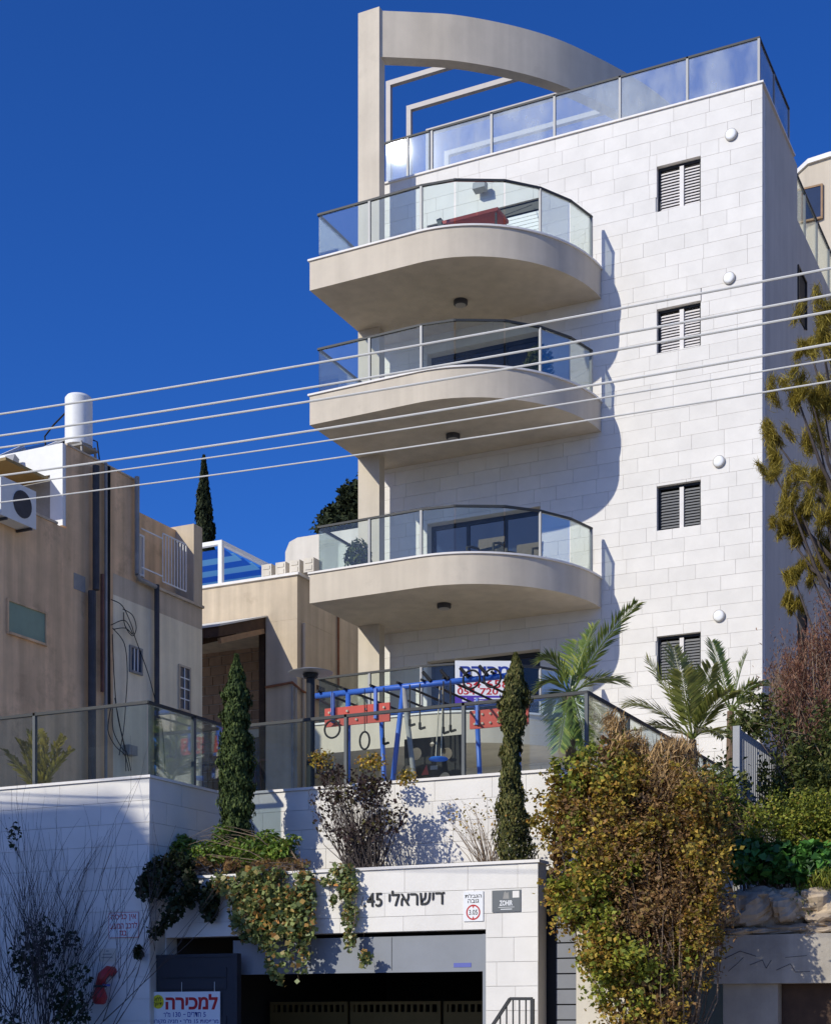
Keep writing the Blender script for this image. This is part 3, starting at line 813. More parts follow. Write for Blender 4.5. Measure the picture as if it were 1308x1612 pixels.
# ================================================================== GATE AND WALL RIGHT OF THE GARAGE
g = thing('entrance_gate', 'narrow grey slatted entrance gate beside the garage pillar', 'gate', (-7.2, 19.08, 0))
build('frame', MB().box(GX1 + .002, GX1 + .14, 19.06, 19.12, 0.0, 3.25), 'black', g)
for i in range(14):
    z = .12 + i * .205
    build('slat', MB().box(GX1 + .142, GX1 + .42, 19.055, 19.075, z, z + .185), 'gate_slat', g)
build('back_panel', MB().box(GX1 + .141, GX1 + .42, 19.076, 19.11, .05, 3.2), 'black', g)
ew = thing('entrance_wall', 'white rendered wall behind the big bush beside the slatted gate', 'wall', (-6, 19.05, 0))
build('wall_body', MB().box(GX1 + .422, -5.7, 19.05, 19.3, 0, 3.05), 'pale_plaster', ew)
build('coping', MB().box(GX1 + .41, -5.67, 19.02, 19.33, 3.051, 3.09), 'coping', ew)
# handrail at the pavement
hr = thing('stair_handrail', 'dark metal handrail with upright bars in front of the garage pillar', 'handrail', (-7.7, 18.2, 0))
a, b, c = P(779, 1612, Y=18.2), P(803, 1573, Y=18.2), P(838, 1573, Y=18.2)
a = Vector((a.x - .55, 18.2, .75)); 
build('rail', MB().bar(a, b, .04).bar(b, c, .04).bar(c, (c.x, 18.2, 0.0), .045).bar(a, (a.x, 18.2, 0.0), .045), 'rail_metal', hr)
for i in range(1, 12):
    x = a.x + (c.x - a.x) * i / 12
    zt = a.z + (b.z - a.z) * (x - a.x) / (b.x - a.x) if x < b.x else b.z
    build('baluster', MB().bar((x, 18.2, .05), (x, 18.2, zt - .02), .016), 'rail_metal', hr)

# ================================================================== CONCRETE SHELTER AND ROCKS, RIGHT
sh = thing('concrete_shelter', 'old concrete shelter with scrawled lintel and dark doorway under the rocks', 'shelter', (-3, 19.9, 0))
YS = 19.9
lx0, lx1 = -5.35, 1.5
zl0, zl1 = P(1200, 1549, Y=YS).z, P(1200, 1472, Y=YS).z
build('lintel', MB().box(lx0, lx1, YS, YS + .5, zl0, zl1), 'concrete', sh)
dx = P(1226, 1580, Y=YS + .15).x
build('wall_body', MB().box(lx0 + .1, dx, YS + .10, YS + .6, 0, zl0 - .001), 'concrete', sh)
build('door_leaf', MB().box(dx + .001, dx + 1.15, YS + .30, YS + .36, 0.02, zl0 - .003), 'wood_dark', sh)
build('wall_body', MB().box(dx + 1.151, lx1, YS + .10, YS + .6, 0, zl0 - .001), 'concrete', sh)
rg = random.Random(5)
gm = MB()
for (pts, w) in (([(1140, 1510), (1165, 1498), (1190, 1506)], .008), ([(1146, 1530), (1160, 1518), (1170, 1508)], .006), ([(1180, 1520), (1200, 1512), (1206, 1525), (1214, 1512)], .006), ([(1222, 1528), (1244, 1518), (1252, 1531), (1275, 1530)], .007), ([(1236, 1508), (1270, 1505)], .006)):
    ww = [P(u, v, Y=YS - .003) for u, v in pts]
    for a_, b_ in zip(ww[:-1], ww[1:]): gm.bar(a_, b_, .004, w)
build('scrawl', gm, 'pipe_dark', sh)
def rock(name, c, r, seed, label, group):
    rr = np.random.default_rng(seed); mb = MB(); nu, nv = 30, 18
    for j in range(nv + 1):
        for i in range(nu):
            a_ = 2 * math.pi * i / nu; b_ = math.pi * j / nv - math.pi / 2
            d = np.array([math.cos(a_) * math.cos(b_), math.sin(a_) * math.cos(b_), math.sin(b_)])
            k = 1 + .16 * lump(d[None] * 1.0, 2.2, seed)[0] + .08 * lump(d[None], 6, seed + 1)[0] + .05 * lump(d[None], 15, seed + 2)[0]
            d = np.sign(d) * np.abs(d) ** .7
            mb.v.append(tuple(np.array(c) + d * k * np.array(r)))
    for j in range(nv):
        for i in range(nu): mb.f.append((j * nu + i, j * nu + (i + 1) % nu, (j + 1) * nu + (i + 1) % nu, (j + 1) * nu + i))
    o = build(name, mb, 'rock', None, base=(c[0], c[1], c[2] - r[2]))
    return tag(o, label, 'rock', group)
RK = [(1195, 1428, 40, 30, 'big grey boulder above the lintel of the concrete shelter'), (1160, 1430, 24, 30, 'shaded boulder between the big bush and the big grey boulder'),
      (1245, 1432, 28, 26, 'brown weathered rock right of the big grey boulder'), (1290, 1425, 34, 26, 'tan rock at the right picture edge above the lintel'),
      (1240, 1468, 60, 10, 'long flat layered stone lying on the lintel'), (1300, 1466, 36, 12, 'pale flat stone at the right end of the lintel'), (1170, 1470, 36, 9, 'thin dark stone on the left end of the lintel')]
for i, (u, v, ru, rv, lab) in enumerate(RK):
    c = P(u, v, Y=20.35); m = px_m(u, 20.35)
    rock('rock', tuple(c), (ru * m, .42, rv * m), 20 + i, lab, 'rocks over the shelter')

# ================================================================== OLD BROWN HOUSE, LEFT
XH = -20.0
oh = thing('old_house', 'old brown stained stucco house with pipes behind the left railing', 'house', (XH, 25, 4.7))
ysA, ysB, ysC, ysD = 24.72, 27.07, 29.25, 29.6
zr = 13.2
build('brown_wall', MB().box(-29, XH, 17.6, ysA, 4.0, 11.5).box(-29, XH - .001, ysA + .001, 26.25, 4.0, zr), 'stucco_brown', oh)
build('upper_wall', MB().box(-29, XH - .003, 26.251, ysB, 11.0, zr).box(-29, XH - .5, ysB + .001, ysC, 11.10, 12.84), 'stucco_brown', oh)
build('fin_wall', MB().box(-29, XH, ysC + .001, ysD, 11.10, 12.92), 'stucco_tan', oh)
build('cream_wall', MB().box(-29, XH - .002, 26.251, ysD - .002, 4.0, 10.55), 'stucco_cream', oh)
build('stained_band', MB().box(-29, XH - .0025, 26.251, ysD - .001, 10.551, 10.999).box(-29, XH - .0025, ysB + .001, ysD - .001, 11.0, 11.04), 'stucco_tan', oh)
build('ledge', MB().box(XH - .5, XH + .06, ysB, ysD, 11.041, 11.098), 'stucco_tan', oh)
build('parapet_cap', MB().box(-29, XH + .03, 17.6, ysA - .3, 11.501, 11.55).box(-29, XH + .02, ysA + .002, ysB, zr + .001, zr + .04), 'stucco_tan', oh)
# sun room with white frame at the front of the roof terrace
pr = build('porch_frame', MB().box(-26, XH - .02, ysA - .10, ysA, 12.62, 13.22).box(XH - .34, XH - .02, ysA - .10, ysA, 11.551, 12.619), 'white_paint', oh)
build('awning', MB().box(-26, XH - .36, ysA - 1.4, ysA - .12, 12.50, 12.56), 'ochre', pr)
build('window_pane', MB().box(-26, XH - .36, ysA - .05, ysA - .03, 11.6, 12.6), 'pipe_grey', pr)
def shuttered(u0, u1, v0, v1, name, material, frame, bars=0, depth=.06):
    a_, b_ = P(u0, v0, X=XH), P(u1, v1, X=XH)
    y0, y1 = a_.y, b_.y; z1 = P((u0 + u1) / 2, (v0 + v1) / 2, X=XH).z
    return y0, y1
def house_window(y0, y1, z0, z1, x, material, frame_mat, nv=0, nh=0, name='window'):
    w = build(name, MB().box(x - .01, x + .008, y0, y1, z0, z1), material, oh)
    t = .045
    build('frame', MB().box(x + .001, x + .04, y0 - t, y0, z0 - t, z1 + t).box(x + .001, x + .04, y1, y1 + t, z0 - t, z1 + t).box(x + .001, x + .04, y0, y1, z1, z1 + t).box(x + .001, x + .07, y0, y1, z0 - t, z0), frame_mat, w)
    for i in range(1, nv + 1):
        y = y0 + (y1 - y0) * i / (nv + 1); build('bar', MB().box(x + .012, x + .03, y - .012, y + .012, z0, z1), 'white_paint', w)
    for i in range(1, nh + 1):
        z = z0 + (z1 - z0) * i / (nh + 1); build('bar', MB().box(x + .0125, x + .0295, y0, y1, z - .012, z + .012), 'white_paint', w)
    return w
def hy(u): return P(u, 1000, X=XH).y
def hz(u, v): return P(u, v, X=XH).z
house_window(hy(12), hy(70), hz(40, 1004), hz(40, 956), XH, 'green_shutter', 'stucco_brown')
house_window(hy(205), hy(221), hz(213, 1058), hz(213, 1022), XH, 'door_glass', 'pipe_grey', 2)
house_window(hy(282), hy(297), hz(290, 1118), hz(290, 1052), XH, 'door_glass', 'stucco_tan', 1, 3)
house_window(27.35, 27.95, 11.45, 12.3, XH - .5, 'pale_plaster', 'white_paint', 0, 0)
wb = build('window_grille', MB().box(XH + .02, XH + .04, 28.0, 28.9, 11.25, 11.28), 'white_paint', oh)
build('bar', MB().box(XH + .02, XH + .04, 28.0, 28.9, 12.32, 12.35), 'white_paint', wb)
for i in range(9):
    y = 28.0 + .9 * i / 8; build('bar', MB().box(XH + .022, XH + .038, y - .01, y + .01, 11.27, 12.33), 'white_paint', wb)
build('bar', MB().box(XH + .022, XH + .04, 27.2, 28.0, 12.20, 12.23).box(XH + .022, XH + .04, 27.2, 28.0, 11.36, 11.39), 'white_paint', wb)
# pipes down the wall
def vpipe(u, v0, v1, r, material, off=.06, name='pipe'):
    y = hy(u); x = XH + off + r
    return build(name, MB().tube([(x, y, hz(u, v0)), (x, y, hz(u, v1))], r, 10), material, oh, smooth=False)
vpipe(143, 735, 930, .075, 'pipe_dark'); vpipe(136, 932, 1300, .085, 'pipe_dark')
vpipe(155, 905, 1090, .04, 'pipe_red'); vpipe(161, 730, 1300, .035, 'pipe_grey')
vpipe(209, 752, 905, .055, 'pipe_grey')
build('pipe', MB().tube([(XH + .12, hy(209), hz(209, 905)), (XH + .12, hy(213), hz(213, 913)), (XH + .12, hy(238), hz(238, 925))], .05, 10), 'pipe_grey', oh)
vpipe(240, 922, 1300, .06, 'pipe_dark')
y = hy(118); build('patch', MB().box(XH + .001, XH + .006, hy(116), hy(134), hz(125, 930), hz(125, 905)), 'pipe_grey', oh)
y = hy(200); build('gas_meter', MB().box(XH, XH + .18, hy(193), hy(206), hz(200, 1190), hz(200, 1175)), 'pipe_grey', oh)
# hanging black cables
cb = thing('cable_bundle', 'bundle of looping black cables hanging down the old house wall', 'cable', (XH + .1, hy(167), hz(167, 1200)))
mb = MB(); yy = hy(167)
for i in range(5): mb.tube([(XH + .06 + .012 * (i % 3), yy + .02 * i - .04, hz(167, 735)), (XH + .07, yy + .015 * i - .03, hz(167, 1000)), (XH + .08, yy + .02 * i - .04, hz(167, 1115))], .012, 6)
build('trunk_cables', mb, 'black', cb)
rg = random.Random(3)
def hang(pts, r=.010):
    ww = [Vector((XH + .10 + rg.uniform(0, .05), hy(u), hz(u, v))) for u, v in pts]
    c3 = []
    for i in range(len(ww) - 1):
        a_, b_, c_, d_ = ww[max(i - 1, 0)], ww[i], ww[i + 1], ww[min(i + 2, len(ww) - 1)]
        for t in np.linspace(0, 1, 6, endpoint=False):
            c3.append(.5 * ((2 * b_) + (c_ - a_) * t + (2 * a_ - 5 * b_ + 4 * c_ - d_) * t * t + (3 * b_ - a_ - 3 * c_ + d_) * t ** 3))
    c3.append(ww[-1]); return MB().tube(c3, r, 5)
for pts in ([(168, 945), (185, 955), (200, 985), (205, 1005), (225, 1060), (240, 1110), (250, 1150), (252, 1220)], [(168, 985), (190, 978), (200, 1000), (190, 990), (170, 992)],
            [(170, 990), (188, 1015), (194, 1060), (190, 1110), (186, 1150), (180, 1190)], [(167, 1110), (162, 1150), (175, 1175), (188, 1190), (195, 1215)],
            [(170, 1110), (172, 1150), (184, 1180), (192, 1185), (198, 1215)], [(172, 1100), (180, 1140), (186, 1170), (190, 1180), (190, 1215)], [(186, 960), (200, 970), (206, 990), (202, 1002), (190, 985), (188, 965)],
            [(168, 1000), (172, 1060), (176, 1120), (185, 1160), (190, 1185)]):
    build('cable_loop', hang(pts), 'black', cb)
# air conditioner on the parapet
ay0, ay1 = hy(-22), hy(34); az0, az1 = hz(20, 832), hz(20, 772)
ac = thing('air_conditioner', 'white air conditioner unit with round fan grille hung on the brown parapet', 'air conditioner', (XH, ay0, az0))
build('case', MB().box(XH + .02, XH + .36, ay0, ay1, az0, az1), 'plastic_white', ac)
cc = ((ay0 + ay1) / 2 + .1, (az0 + az1) / 2)
fm = MB(); ring = []
for i in range(24): ring.append((cc[0] + .26 * math.cos(2 * math.pi * i / 24), cc[1] + .26 * math.sin(2 * math.pi * i / 24)))
build('fan_grille', fm.prism_x(ring, XH + .361, XH + .375), 'pipe_dark', ac)
build('bracket', MB().bar((XH + .0, ay0 + .15, az0 - .03), (XH + .38, ay0 + .15, az0 - .03), .04).bar((XH + .0, ay1 - .15, az0 - .03), (XH + .38, ay1 - .15, az0 - .03), .04), 'pipe_dark', ac)
c = P(8, 727, Y=ysA - .25)
fl = thing('wall_floodlight', 'small square floodlight on the white sun room fascia', 'floodlight', (c.x, ysA - .1, c.z))
build('housing', MB().prism_x([(ysA - .38, c.z - .10), (ysA - .22, c.z - .16), (ysA - .16, c.z + .03), (ysA - .30, c.z + .10)], c.x + .05, c.x + .30), 'post_metal', fl)
build('bracket', MB().bar((c.x + .18, ysA - .2, c.z), (c.x + .18, ysA - .099, c.z + .04), .05), 'black', fl)
# solar water heater on the roof
bc = P(124, 700, Y=25.6)
wh = thing('water_heater', 'white upright boiler drum on the old house roof', 'boiler', (bc.x, 25.6, zr + .04))
m_ = px_m(124, 25.6)
bz = zr + .30
build('drum', MB().lathe((bc.x, 25.6, bz), [(.20, 0), (.285, .03), (.285, 1.02), (.25, 1.07), (.1, 1.10)], 28), 'white_paint', wh, auto=True)
build('stand', MB().bar((bc.x - .25, 25.4, zr + .03), (bc.x - .22, 25.4, bz + .05), .04).bar((bc.x + .25, 25.4, zr + .03), (bc.x + .22, 25.4, bz + .05), .04).bar((bc.x - .25, 25.85, zr + .03), (bc.x - .22, 25.85, bz + .05), .04).bar((bc.x + .25, 25.85, zr + .03), (bc.x + .22, 25.85, bz + .05), .04).box(bc.x - .28, bc.x + .28, 25.35, 25.9, bz - .05, bz - .01), 'pipe_grey', wh)
build('hose', MB().tube([(bc.x - .27, 25.5, bz + .75), (bc.x - .5, 25.4, bz + .5), (bc.x - .65, 25.3, bz + .25), (bc.x - .6, 25.3, zr + .05)], .018, 6), 'black', wh)
build('hose', MB().tube([(bc.x + .3, 25.7, bz + .15), (bc.x + .4, 25.7, bz + .1), (bc.x + .42, 25.75, zr + .04)], .015, 6), 'black', wh)
sp = thing('solar_panel', 'tilted dark solar collector beside the white boiler drum', 'solar panel', (bc.x - .9, 25.3, zr + .04))
sx0, sx1 = bc.x - 1.6, bc.x - .35
build('collector', MB().add([(sx0, 24.85, zr + .06), (sx1, 24.85, zr + .06), (sx1, 25.75, zr + .62), (sx0, 25.75, zr + .62), (sx0, 24.90, zr + .0), (sx1, 24.90, zr + .0), (sx1, 25.80, zr + .55), (sx0, 25.80, zr + .55)],
      [(0, 1, 2, 3), (7, 6, 5, 4), (0, 4, 5, 1), (1, 5, 6, 2), (2, 6, 7, 3), (3, 7, 4, 0)]), 'door_glass', sp)
build('edge_bar', MB().bar((sx0, 24.83, zr + .08), (sx0, 25.75, zr + .66), .05).bar((sx1 + .03, 24.83, zr + .08), (sx1 + .03, 25.75, zr + .66), .05), 'white_paint', sp)
build('prop', MB().bar((sx0 + .05, 25.78, zr + .03), (sx0 + .05, 25.76, zr + .6), .04).bar((sx1 - .05, 25.78, zr + .03), (sx1 - .05, 25.76, zr + .6), .04), 'pipe_grey', sp)

# ================================================================== MIDDLE HOUSE WITH THE PORCH
YM = 34.0
mh = thing('porch_house', 'tan plaster house with a sheltered brick porch between the two buildings', 'house', (-22, YM, 5))
xc = -20.05; zt = P(470, 905, Y=YM).z
zp = P(430, 985, Y=YM).z
build('upper_wall', MB().box(-27, xc, YM, 45, zp + .1, zt), 'stucco_tan', mh)
build('pier', MB().box(xc - .95, xc - .003, YM + .003, YM + 3, 4, zp + .099), 'stucco_tan', mh)
build('side_body', MB().box(-27, xc - .003, YM + 3.001, 45, 4, zp + .099), 'stucco_tan', mh)
build('roof_cap', MB().box(-27, xc + .06, YM - .06, 45, zt + .001, zt + .07), 'coping', mh)
bw = build('porch_wall', MB().box(-27, xc - .951, YM + 2.2, YM + 2.4, 4, zp + .09), 'mortar', mh)
bm = MB(); r_ = random.Random(4); z = 5.0
while z < zp:
    x = -25.2 + r_.uniform(0, .3)
    while x < xc - 1.3:
        w = r_.uniform(.35, .6)
        if not (-22.95 < x + w / 2 < -22.0 and z < 9.4): bm.box(x, min(x + w - .02, xc - .96), YM + 2.17, YM + 2.199, z, z + .25)
        x += w
    z += .27
o = build('bricks', bm, 'brick', bw); o['kind'] = 'stuff'
build('porch_door', MB().box(-22.9, -22.05, YM + 2.15, YM + 2.199, 7.0, 9.35), 'wood_dark', mh)
ppx = P(412, 1000, Y=YM + .2).x
build('porch_post', MB().box(ppx - .09, ppx + .09, YM + .2, YM + .35, 5, zp + .05), 'wood_dark', mh)
# lean-to roof over the porch
u_l, u_r = 318, 452
xa = P(318, 1000, Y=YM - 1.8).x
lt = build('porch_roof', MB().prism_x([(YM - 2.2, zp - .75), (YM - .01, zp - .05), (YM - .01, zp + .24), (YM - 2.2, zp - .50)], -27, xc - .95), 'wood_dark', mh)
build('roof_edge', MB().prism_x([(YM - 2.24, zp - .50), (YM - .02, zp + .241), (YM - .02, zp + .28), (YM - 2.24, zp - .45)], -27, xc - .90), 'plastic_white', lt)
build('rafter', MB().bar((xc - 1.0, YM - 2.1, zp - .83), (xc - 1.0, YM - .05, zp - .12), .09, .14), 'wood', lt)
for i in range(5): build('rafter', MB().bar((-25.5 + i * .9, YM - 2.1, zp - .83), (-25.5 + i * .9, YM - .05, zp - .12), .07, .12), 'wood_dark', lt)
rl_ = build('porch_rail', MB().bar((-26, YM + .1, 8.3), (xc - .96, YM + .1, 8.3), .05).bar((-26, YM + .1, 7.35), (xc - .96, YM + .1, 7.35), .04), 'pipe_red', mh)
for i in range(30): build('bar', MB().bar((-26 + i * .165, YM + .1, 7.35), (-26 + i * .165, YM + .1, 8.3), .02), 'pipe_red', rl_)
build('porch_floor', MB().box(-27, xc - .951, YM + .002, YM + 2.19, 5, 7.2), 'concrete', mh)
# windows and pipes on its side
for (ya, yb, za, zb) in ((34.9, 35.9, 8.0, 8.95),):
    w = build('window', MB().box(xc - .02, xc + .01, ya, yb, za, zb), 'door_glass', mh)
    build('frame', MB().box(xc, xc + .04, ya - .06, ya, za, zb).box(xc, xc + .04, yb, yb + .06, za, zb).box(xc, xc + .05, ya - .06, yb + .06, zb, zb + .06).box(xc + .001, xc + .04, (ya + yb) / 2 - .03, (ya + yb) / 2 + .03, za, zb), 'white_paint', w)
vm = MB()
for i in range(3):
    for k in range(2): vm.box(xc - .01, xc + .006, 35.0 + i * .16, 35.12 + i * .16, 10.0 + k * .2, 10.14 + k * .2)
build('vent', vm, 'wood_dark', mh)
build('pipe', MB().tube([(xc + .06, YM + .25, 4.5), (xc + .06, YM + .25, zt - 1.2)], .045, 8), 'stucco_tan', mh)
build('pipe', MB().tube([(xc - .1, YM - .06, 4.5), (xc - .1, YM - .06, 10.1)], .04, 8), 'pipe_grey', mh)
build('pipe', MB().tube([(xc - .9, YM - .08, 10.15), (xc - .1, YM - .08, 10.2), (xc + .08, YM + .1, 10.0), (xc + .08, YM + 1.6, 9.9), (xc + .08, YM + 3.2, 9.8)], .035, 8), 'rust', mh)
build('pipe', MB().tube([(xc + .05, 36.1, 7), (xc + .05, 36.1, zt - .3)], .03, 6), 'rust', mh)
# stone planter boxes on its roof
for i in range(4):
    x = P(418 + i * 22, 890, Y=YM + .3).x
    o = build('roof_block', MB().box(x, x + .30, YM + .1, YM + .55, zt + .072, zt + .072 + .36).box(x + .05, x + .25, YM + .085, YM + .0995, zt + .30, zt + .39).box(x + .05, x + .25, YM + .085, YM + .0995, zt + .13, zt + .24), 'pale_plaster', None, base=(x, YM + .1, zt + .072))
    tag(o, 'cream hollow stone block on the porch house roof, %s of four from the left' % ['first', 'second', 'third', 'fourth'][i], 'block', 'blocks on the porch house roof')
# blue striped pergola
pg = thing('blue_pergola', 'white framed pergola shaded with blue cloth strips on the porch house roof', 'pergola', (-23, 35.2, zt + .07))
zt2 = P(345, 858, Y=34.5).z
fx0, fx1 = -26.5, P(348, 860, Y=34.5).x
for (x, y) in ((fx1, 34.5), (fx1, 38.8), (fx0, 34.5)):
    build('post', MB().box(x - .06, x + .06, y - .06, y + .06, zt + .071, zt2), 'white_paint', pg)
build('frame', MB().box(fx0, fx1 + .06, 34.44, 34.56, zt2 + .001, zt2 + .11).box(fx1 - .06, fx1 + .06, 34.561, 38.9, zt2 + .001, zt2 + .11).box(fx0, fx1 - .061, 38.8, 38.9, zt2 + .001, zt2 + .11), 'white_paint', pg)
for i in range(9):
    y = 34.75 + i * .47
    build('cloth_strip', MB().add([(fx0, y, zt2 - .02), (fx1 - .07, y, zt2 - .02), (fx1 - .07, y + .42, zt2 - .10), (fx0, y + .42, zt2 - .10), (fx0, y, zt2 - .025), (fx1 - .07, y, zt2 - .025), (fx1 - .07, y + .42, zt2 - .105), (fx0, y + .42, zt2 - .105)],
          [(0, 1, 2, 3), (7, 6, 5, 4), (0, 4, 5, 1), (1, 5, 6, 2), (2, 6, 7, 3), (3, 7, 4, 0)]), ('blue_cloth', 'blue_cloth_light')[i % 2], pg)
for i in range(9):
    z = zt + .10 + i * .125
    build('side_strip', MB().box(fx1 + .1, fx1 + 3.2, 38.70, 38.74, z, z + .10), ('blue_cloth', 'blue_cloth_light')[i % 2], pg)
build('post', MB().box(fx1 + 3.2, fx1 + 3.3, 38.7, 38.8, zt + .071, zt2), 'white_paint', pg)
build('frame', MB().box(fx1 + .061, fx1 + 3.3, 38.8, 38.9, zt2 + .001, zt2 + .11), 'white_paint', pg)
# pale block behind
pbz = P(470, 846, Y=42).z
pb0, pb1 = P(447, 860, Y=42).x, P(585, 860, Y=42).x
pb = thing('roof_house', 'pale rounded roof house behind the porch house roof', 'building', (pb0, 42, zt))
build('wall_body', MB().prism_y([(pb0, 10), (pb1, 10), (pb1, pbz), (pb0 + .5, pbz), (pb0 + .2, pbz - .1), (pb0 + .05, pbz - .4)], 42, 45), 'pale_plaster', pb)

# ================================================================== FAR BUILDING, RIGHT, AND THE ONE ACROSS THE STREET
fb = thing('far_building', 'beige building behind the right edge of the white tower', 'building', (-4, 50, 0))
fz = P(1290, 252, Y=50).z; fx = P(1247, 260, Y=50).x
build('wall_body', MB().prism([(fx, 50.6), (fx + .5, 50.1), (fx + 1.2, 50), (9, 50), (9, 62), (fx, 62)], 0, fz), 'bg_beige', fb)
build('roof_cap', MB().prism([(fx - .1, 50.6), (fx + .5, 50.0), (fx + 1.2, 49.9), (9.1, 49.9), (9.1, 62.1), (fx - .1, 62.1)], fz, fz + .15), 'coping', fb)
for k in range(6):
    for i in range(5):
        c = P(1280, 320, Y=50)
        x = c.x - .3 + i * 2.6; z = c.z - .5 - k * 3.1
        w = build('window', MB().box(x, x + .55, 49.96, 50.04, z, z + 1.0), 'door_glass', fb)
        build('frame', MB().box(x - .06, x, 49.94, 50.03, z - .06, z + 1.06).box(x + .55, x + .61, 49.94, 50.03, z - .06, z + 1.06).box(x, x + .55, 49.94, 50.03, z + 1.0, z + 1.06).box(x, x + .55, 49.93, 50.03, z - .06, z), 'wood', w)
ac_ = thing('opposite_building', 'tall building across the street behind the viewer that shades the left wall', 'building', (-40, -16, 0))
build('wall_body', MB().prism_y([(-60, 0), (-26.2, 0), (-26.2, 21.25), (-26.5, 21.65), (-27.72, 21.85), (-27.80, 22.55), (-28.3, 23.0), (-60, 23.0)], -24, -10), 'stucco_tan', ac_)
for k in range(6):
    for i in range(6):
        x = -57 + i * 5; z = 2 + k * 3.3
        build('window', MB().box(x, x + 1.6, -10.03, -9.98, z, z + 1.4), 'door_glass', ac_)

# ================================================================== OVERHEAD CABLES
YC = 13.0
pole_x = (-34.0, 22.0)
LV = [652, 686, 705, 749, 765, 791]; RV = [422, 464, 490, 541, 566, 600]
names = ['topmost', 'second', 'third', 'fourth', 'fifth', 'lowest']
ztop = 0
ends = []
for i in range(6):
    a_, b_ = P(0, LV[i], Y=YC), P(1308, RV[i], Y=YC)
    r_ = .0108 if i < 4 else .0075
    sl = (b_.z - a_.z) / (b_.x - a_.x)
    pts = []
    for x in np.linspace(pole_x[0], pole_x[1], 60):
        z = a_.z + sl * (x - a_.x) + .0022 * (x - a_.x) * (x - b_.x)
        pts.append((x, YC, z))
    ends.append((pts[0][2], pts[-1][2]))
    o = build('overhead_cable', MB().tube(pts, r_, 6), 'cable', None, base=pts[0])
    tag(o, '%s of the six %s overhead cables crossing in front of the tower' % (names[i], 'thick pale' if i < 4 else 'pale'), 'cable', 'overhead cables')
for px, k in ((pole_x[0], 0), (pole_x[1], 1)):
    t = thing('utility_pole', 'utility pole that ends the overhead cables on the %s, outside the picture' % ('left' if k == 0 else 'right'), 'pole', (px, YC, 0), 'utility poles')
    zt_ = max(e[k] for e in ends) + .5
    build('shaft', MB().tube([(px, YC + .17, 0), (px, YC + .17, zt_)], [.16, .11], 12), 'wood', t)
    for e in ends: build('insulator', MB().lathe((px, YC + .02, e[k] - .05), [(.03, 0), (.05, .03), (.05, .07), (.03, .1)], 10), 'plastic_white', t)

# ================================================================== THINGS ON THE TERRACE
FZ = 4.862
def flat_with_holes(name, rect, circles, th, y, material, parent):
    cu = bpy.data.curves.new('f', 'CURVE'); cu.dimensions = '2D'; cu.fill_mode = 'BOTH'; cu.extrude = th / 2
    def poly(pts):
        sp_ = cu.splines.new('POLY'); sp_.points.add(len(pts) - 1); sp_.use_cyclic_u = True
        for q_, p_ in zip(sp_.points, pts): q_.co = (p_[0], p_[1], 0, 1)
    x0, x1, z0, z1 = rect
    poly([(x0, z0), (x1, z0), (x1, z1), (x0, z1)])
    for (cx, cz, r_) in circles: poly([(cx + r_ * math.cos(t), cz + r_ * math.sin(t)) for t in np.linspace(0, 2 * math.pi, 24, endpoint=False)])
    o = bpy.data.objects.new('f', cu); C.objects.link(o)
    dg = bpy.context.evaluated_depsgraph_get(); me = o.evaluated_get(dg).to_mesh()
    mb = MB(); mb.v = [(v.co.x, y + v.co.z, v.co.y) for v in me.vertices]; mb.f = [tuple(p_.vertices) for p_ in me.polygons]
    o.evaluated_get(dg).to_mesh_clear(); bpy.data.objects.remove(o); bpy.data.curves.remove(cu)
    return build(name, mb, material, parent)
def torus(c, r_, t, n=24, m=8, axis='y', sx=1.0):
    mb = MB(); pts = []
    for i in range(n + 1):
        a_ = 2 * math.pi * i / n
        pts.append((c[0] + r_ * sx * math.cos(a_), c[1], c[2] + r_ * math.sin(a_)))
    return mb.tube(pts, t, m, cap=False)
YG, YB = 23.2, 25.1
zg = P(620, 1083, Y=YG).z
gx0, gx1 = P(497, 1090, Y=YG).x, P(815, 1090, Y=YG).x
gf = thing('climbing_frame', 'blue steel monkey bars with red climbing boards on the terrace', 'climbing frame', (gx0, YG, FZ))
build('front_rail', MB().tube([(gx0, YG, zg), (gx1, YG, zg)], .05, 10), 'gym_blue', gf, smooth=True)
build('back_rail', MB().tube([(gx0, YB, zg), (gx1, YB, zg)], .05, 10), 'gym_blue', gf, smooth=True)
xs_ = [P(u, 1090, Y=YG).x for u in (505, 545, 588, 630, 668, 702, 740, 778)]
for x in xs_: build('rung', MB().tube([(x, YG - .12, zg + .06), (x, YB + .12, zg + .06)], .022, 8), 'black', gf)
for u in (676, 704, 735, 765):
    x = P(u, 1080, Y=YG).x; build('grip', MB().tube([(x - .10, YG - .05, zg + .20), (x + .05, YG - .05, zg + .03)], .03, 8), 'black', gf)
def leg(x0, x1, y, m='gym_blue'): return build('leg', MB().tube([(x0, y, zg), (x1, y, FZ)], .045, 10), m, gf, smooth=True)
xl_ = P(635, 1090, Y=YG).x
leg(xl_, xl_ - .30, YG); leg(xl_, xl_ + .30, YG, 'pipe_grey')
xm_ = P(527, 1090, Y=YG).x
leg(P(548, 1090, Y=YG).x, P(548, 1090, Y=YG).x, YG)
for u in (600, 750, 812): x = P(u, 1090, Y=YB).x; leg(x, x + .12, YB)
leg(gx1 - .1, gx1 - .1, YG)
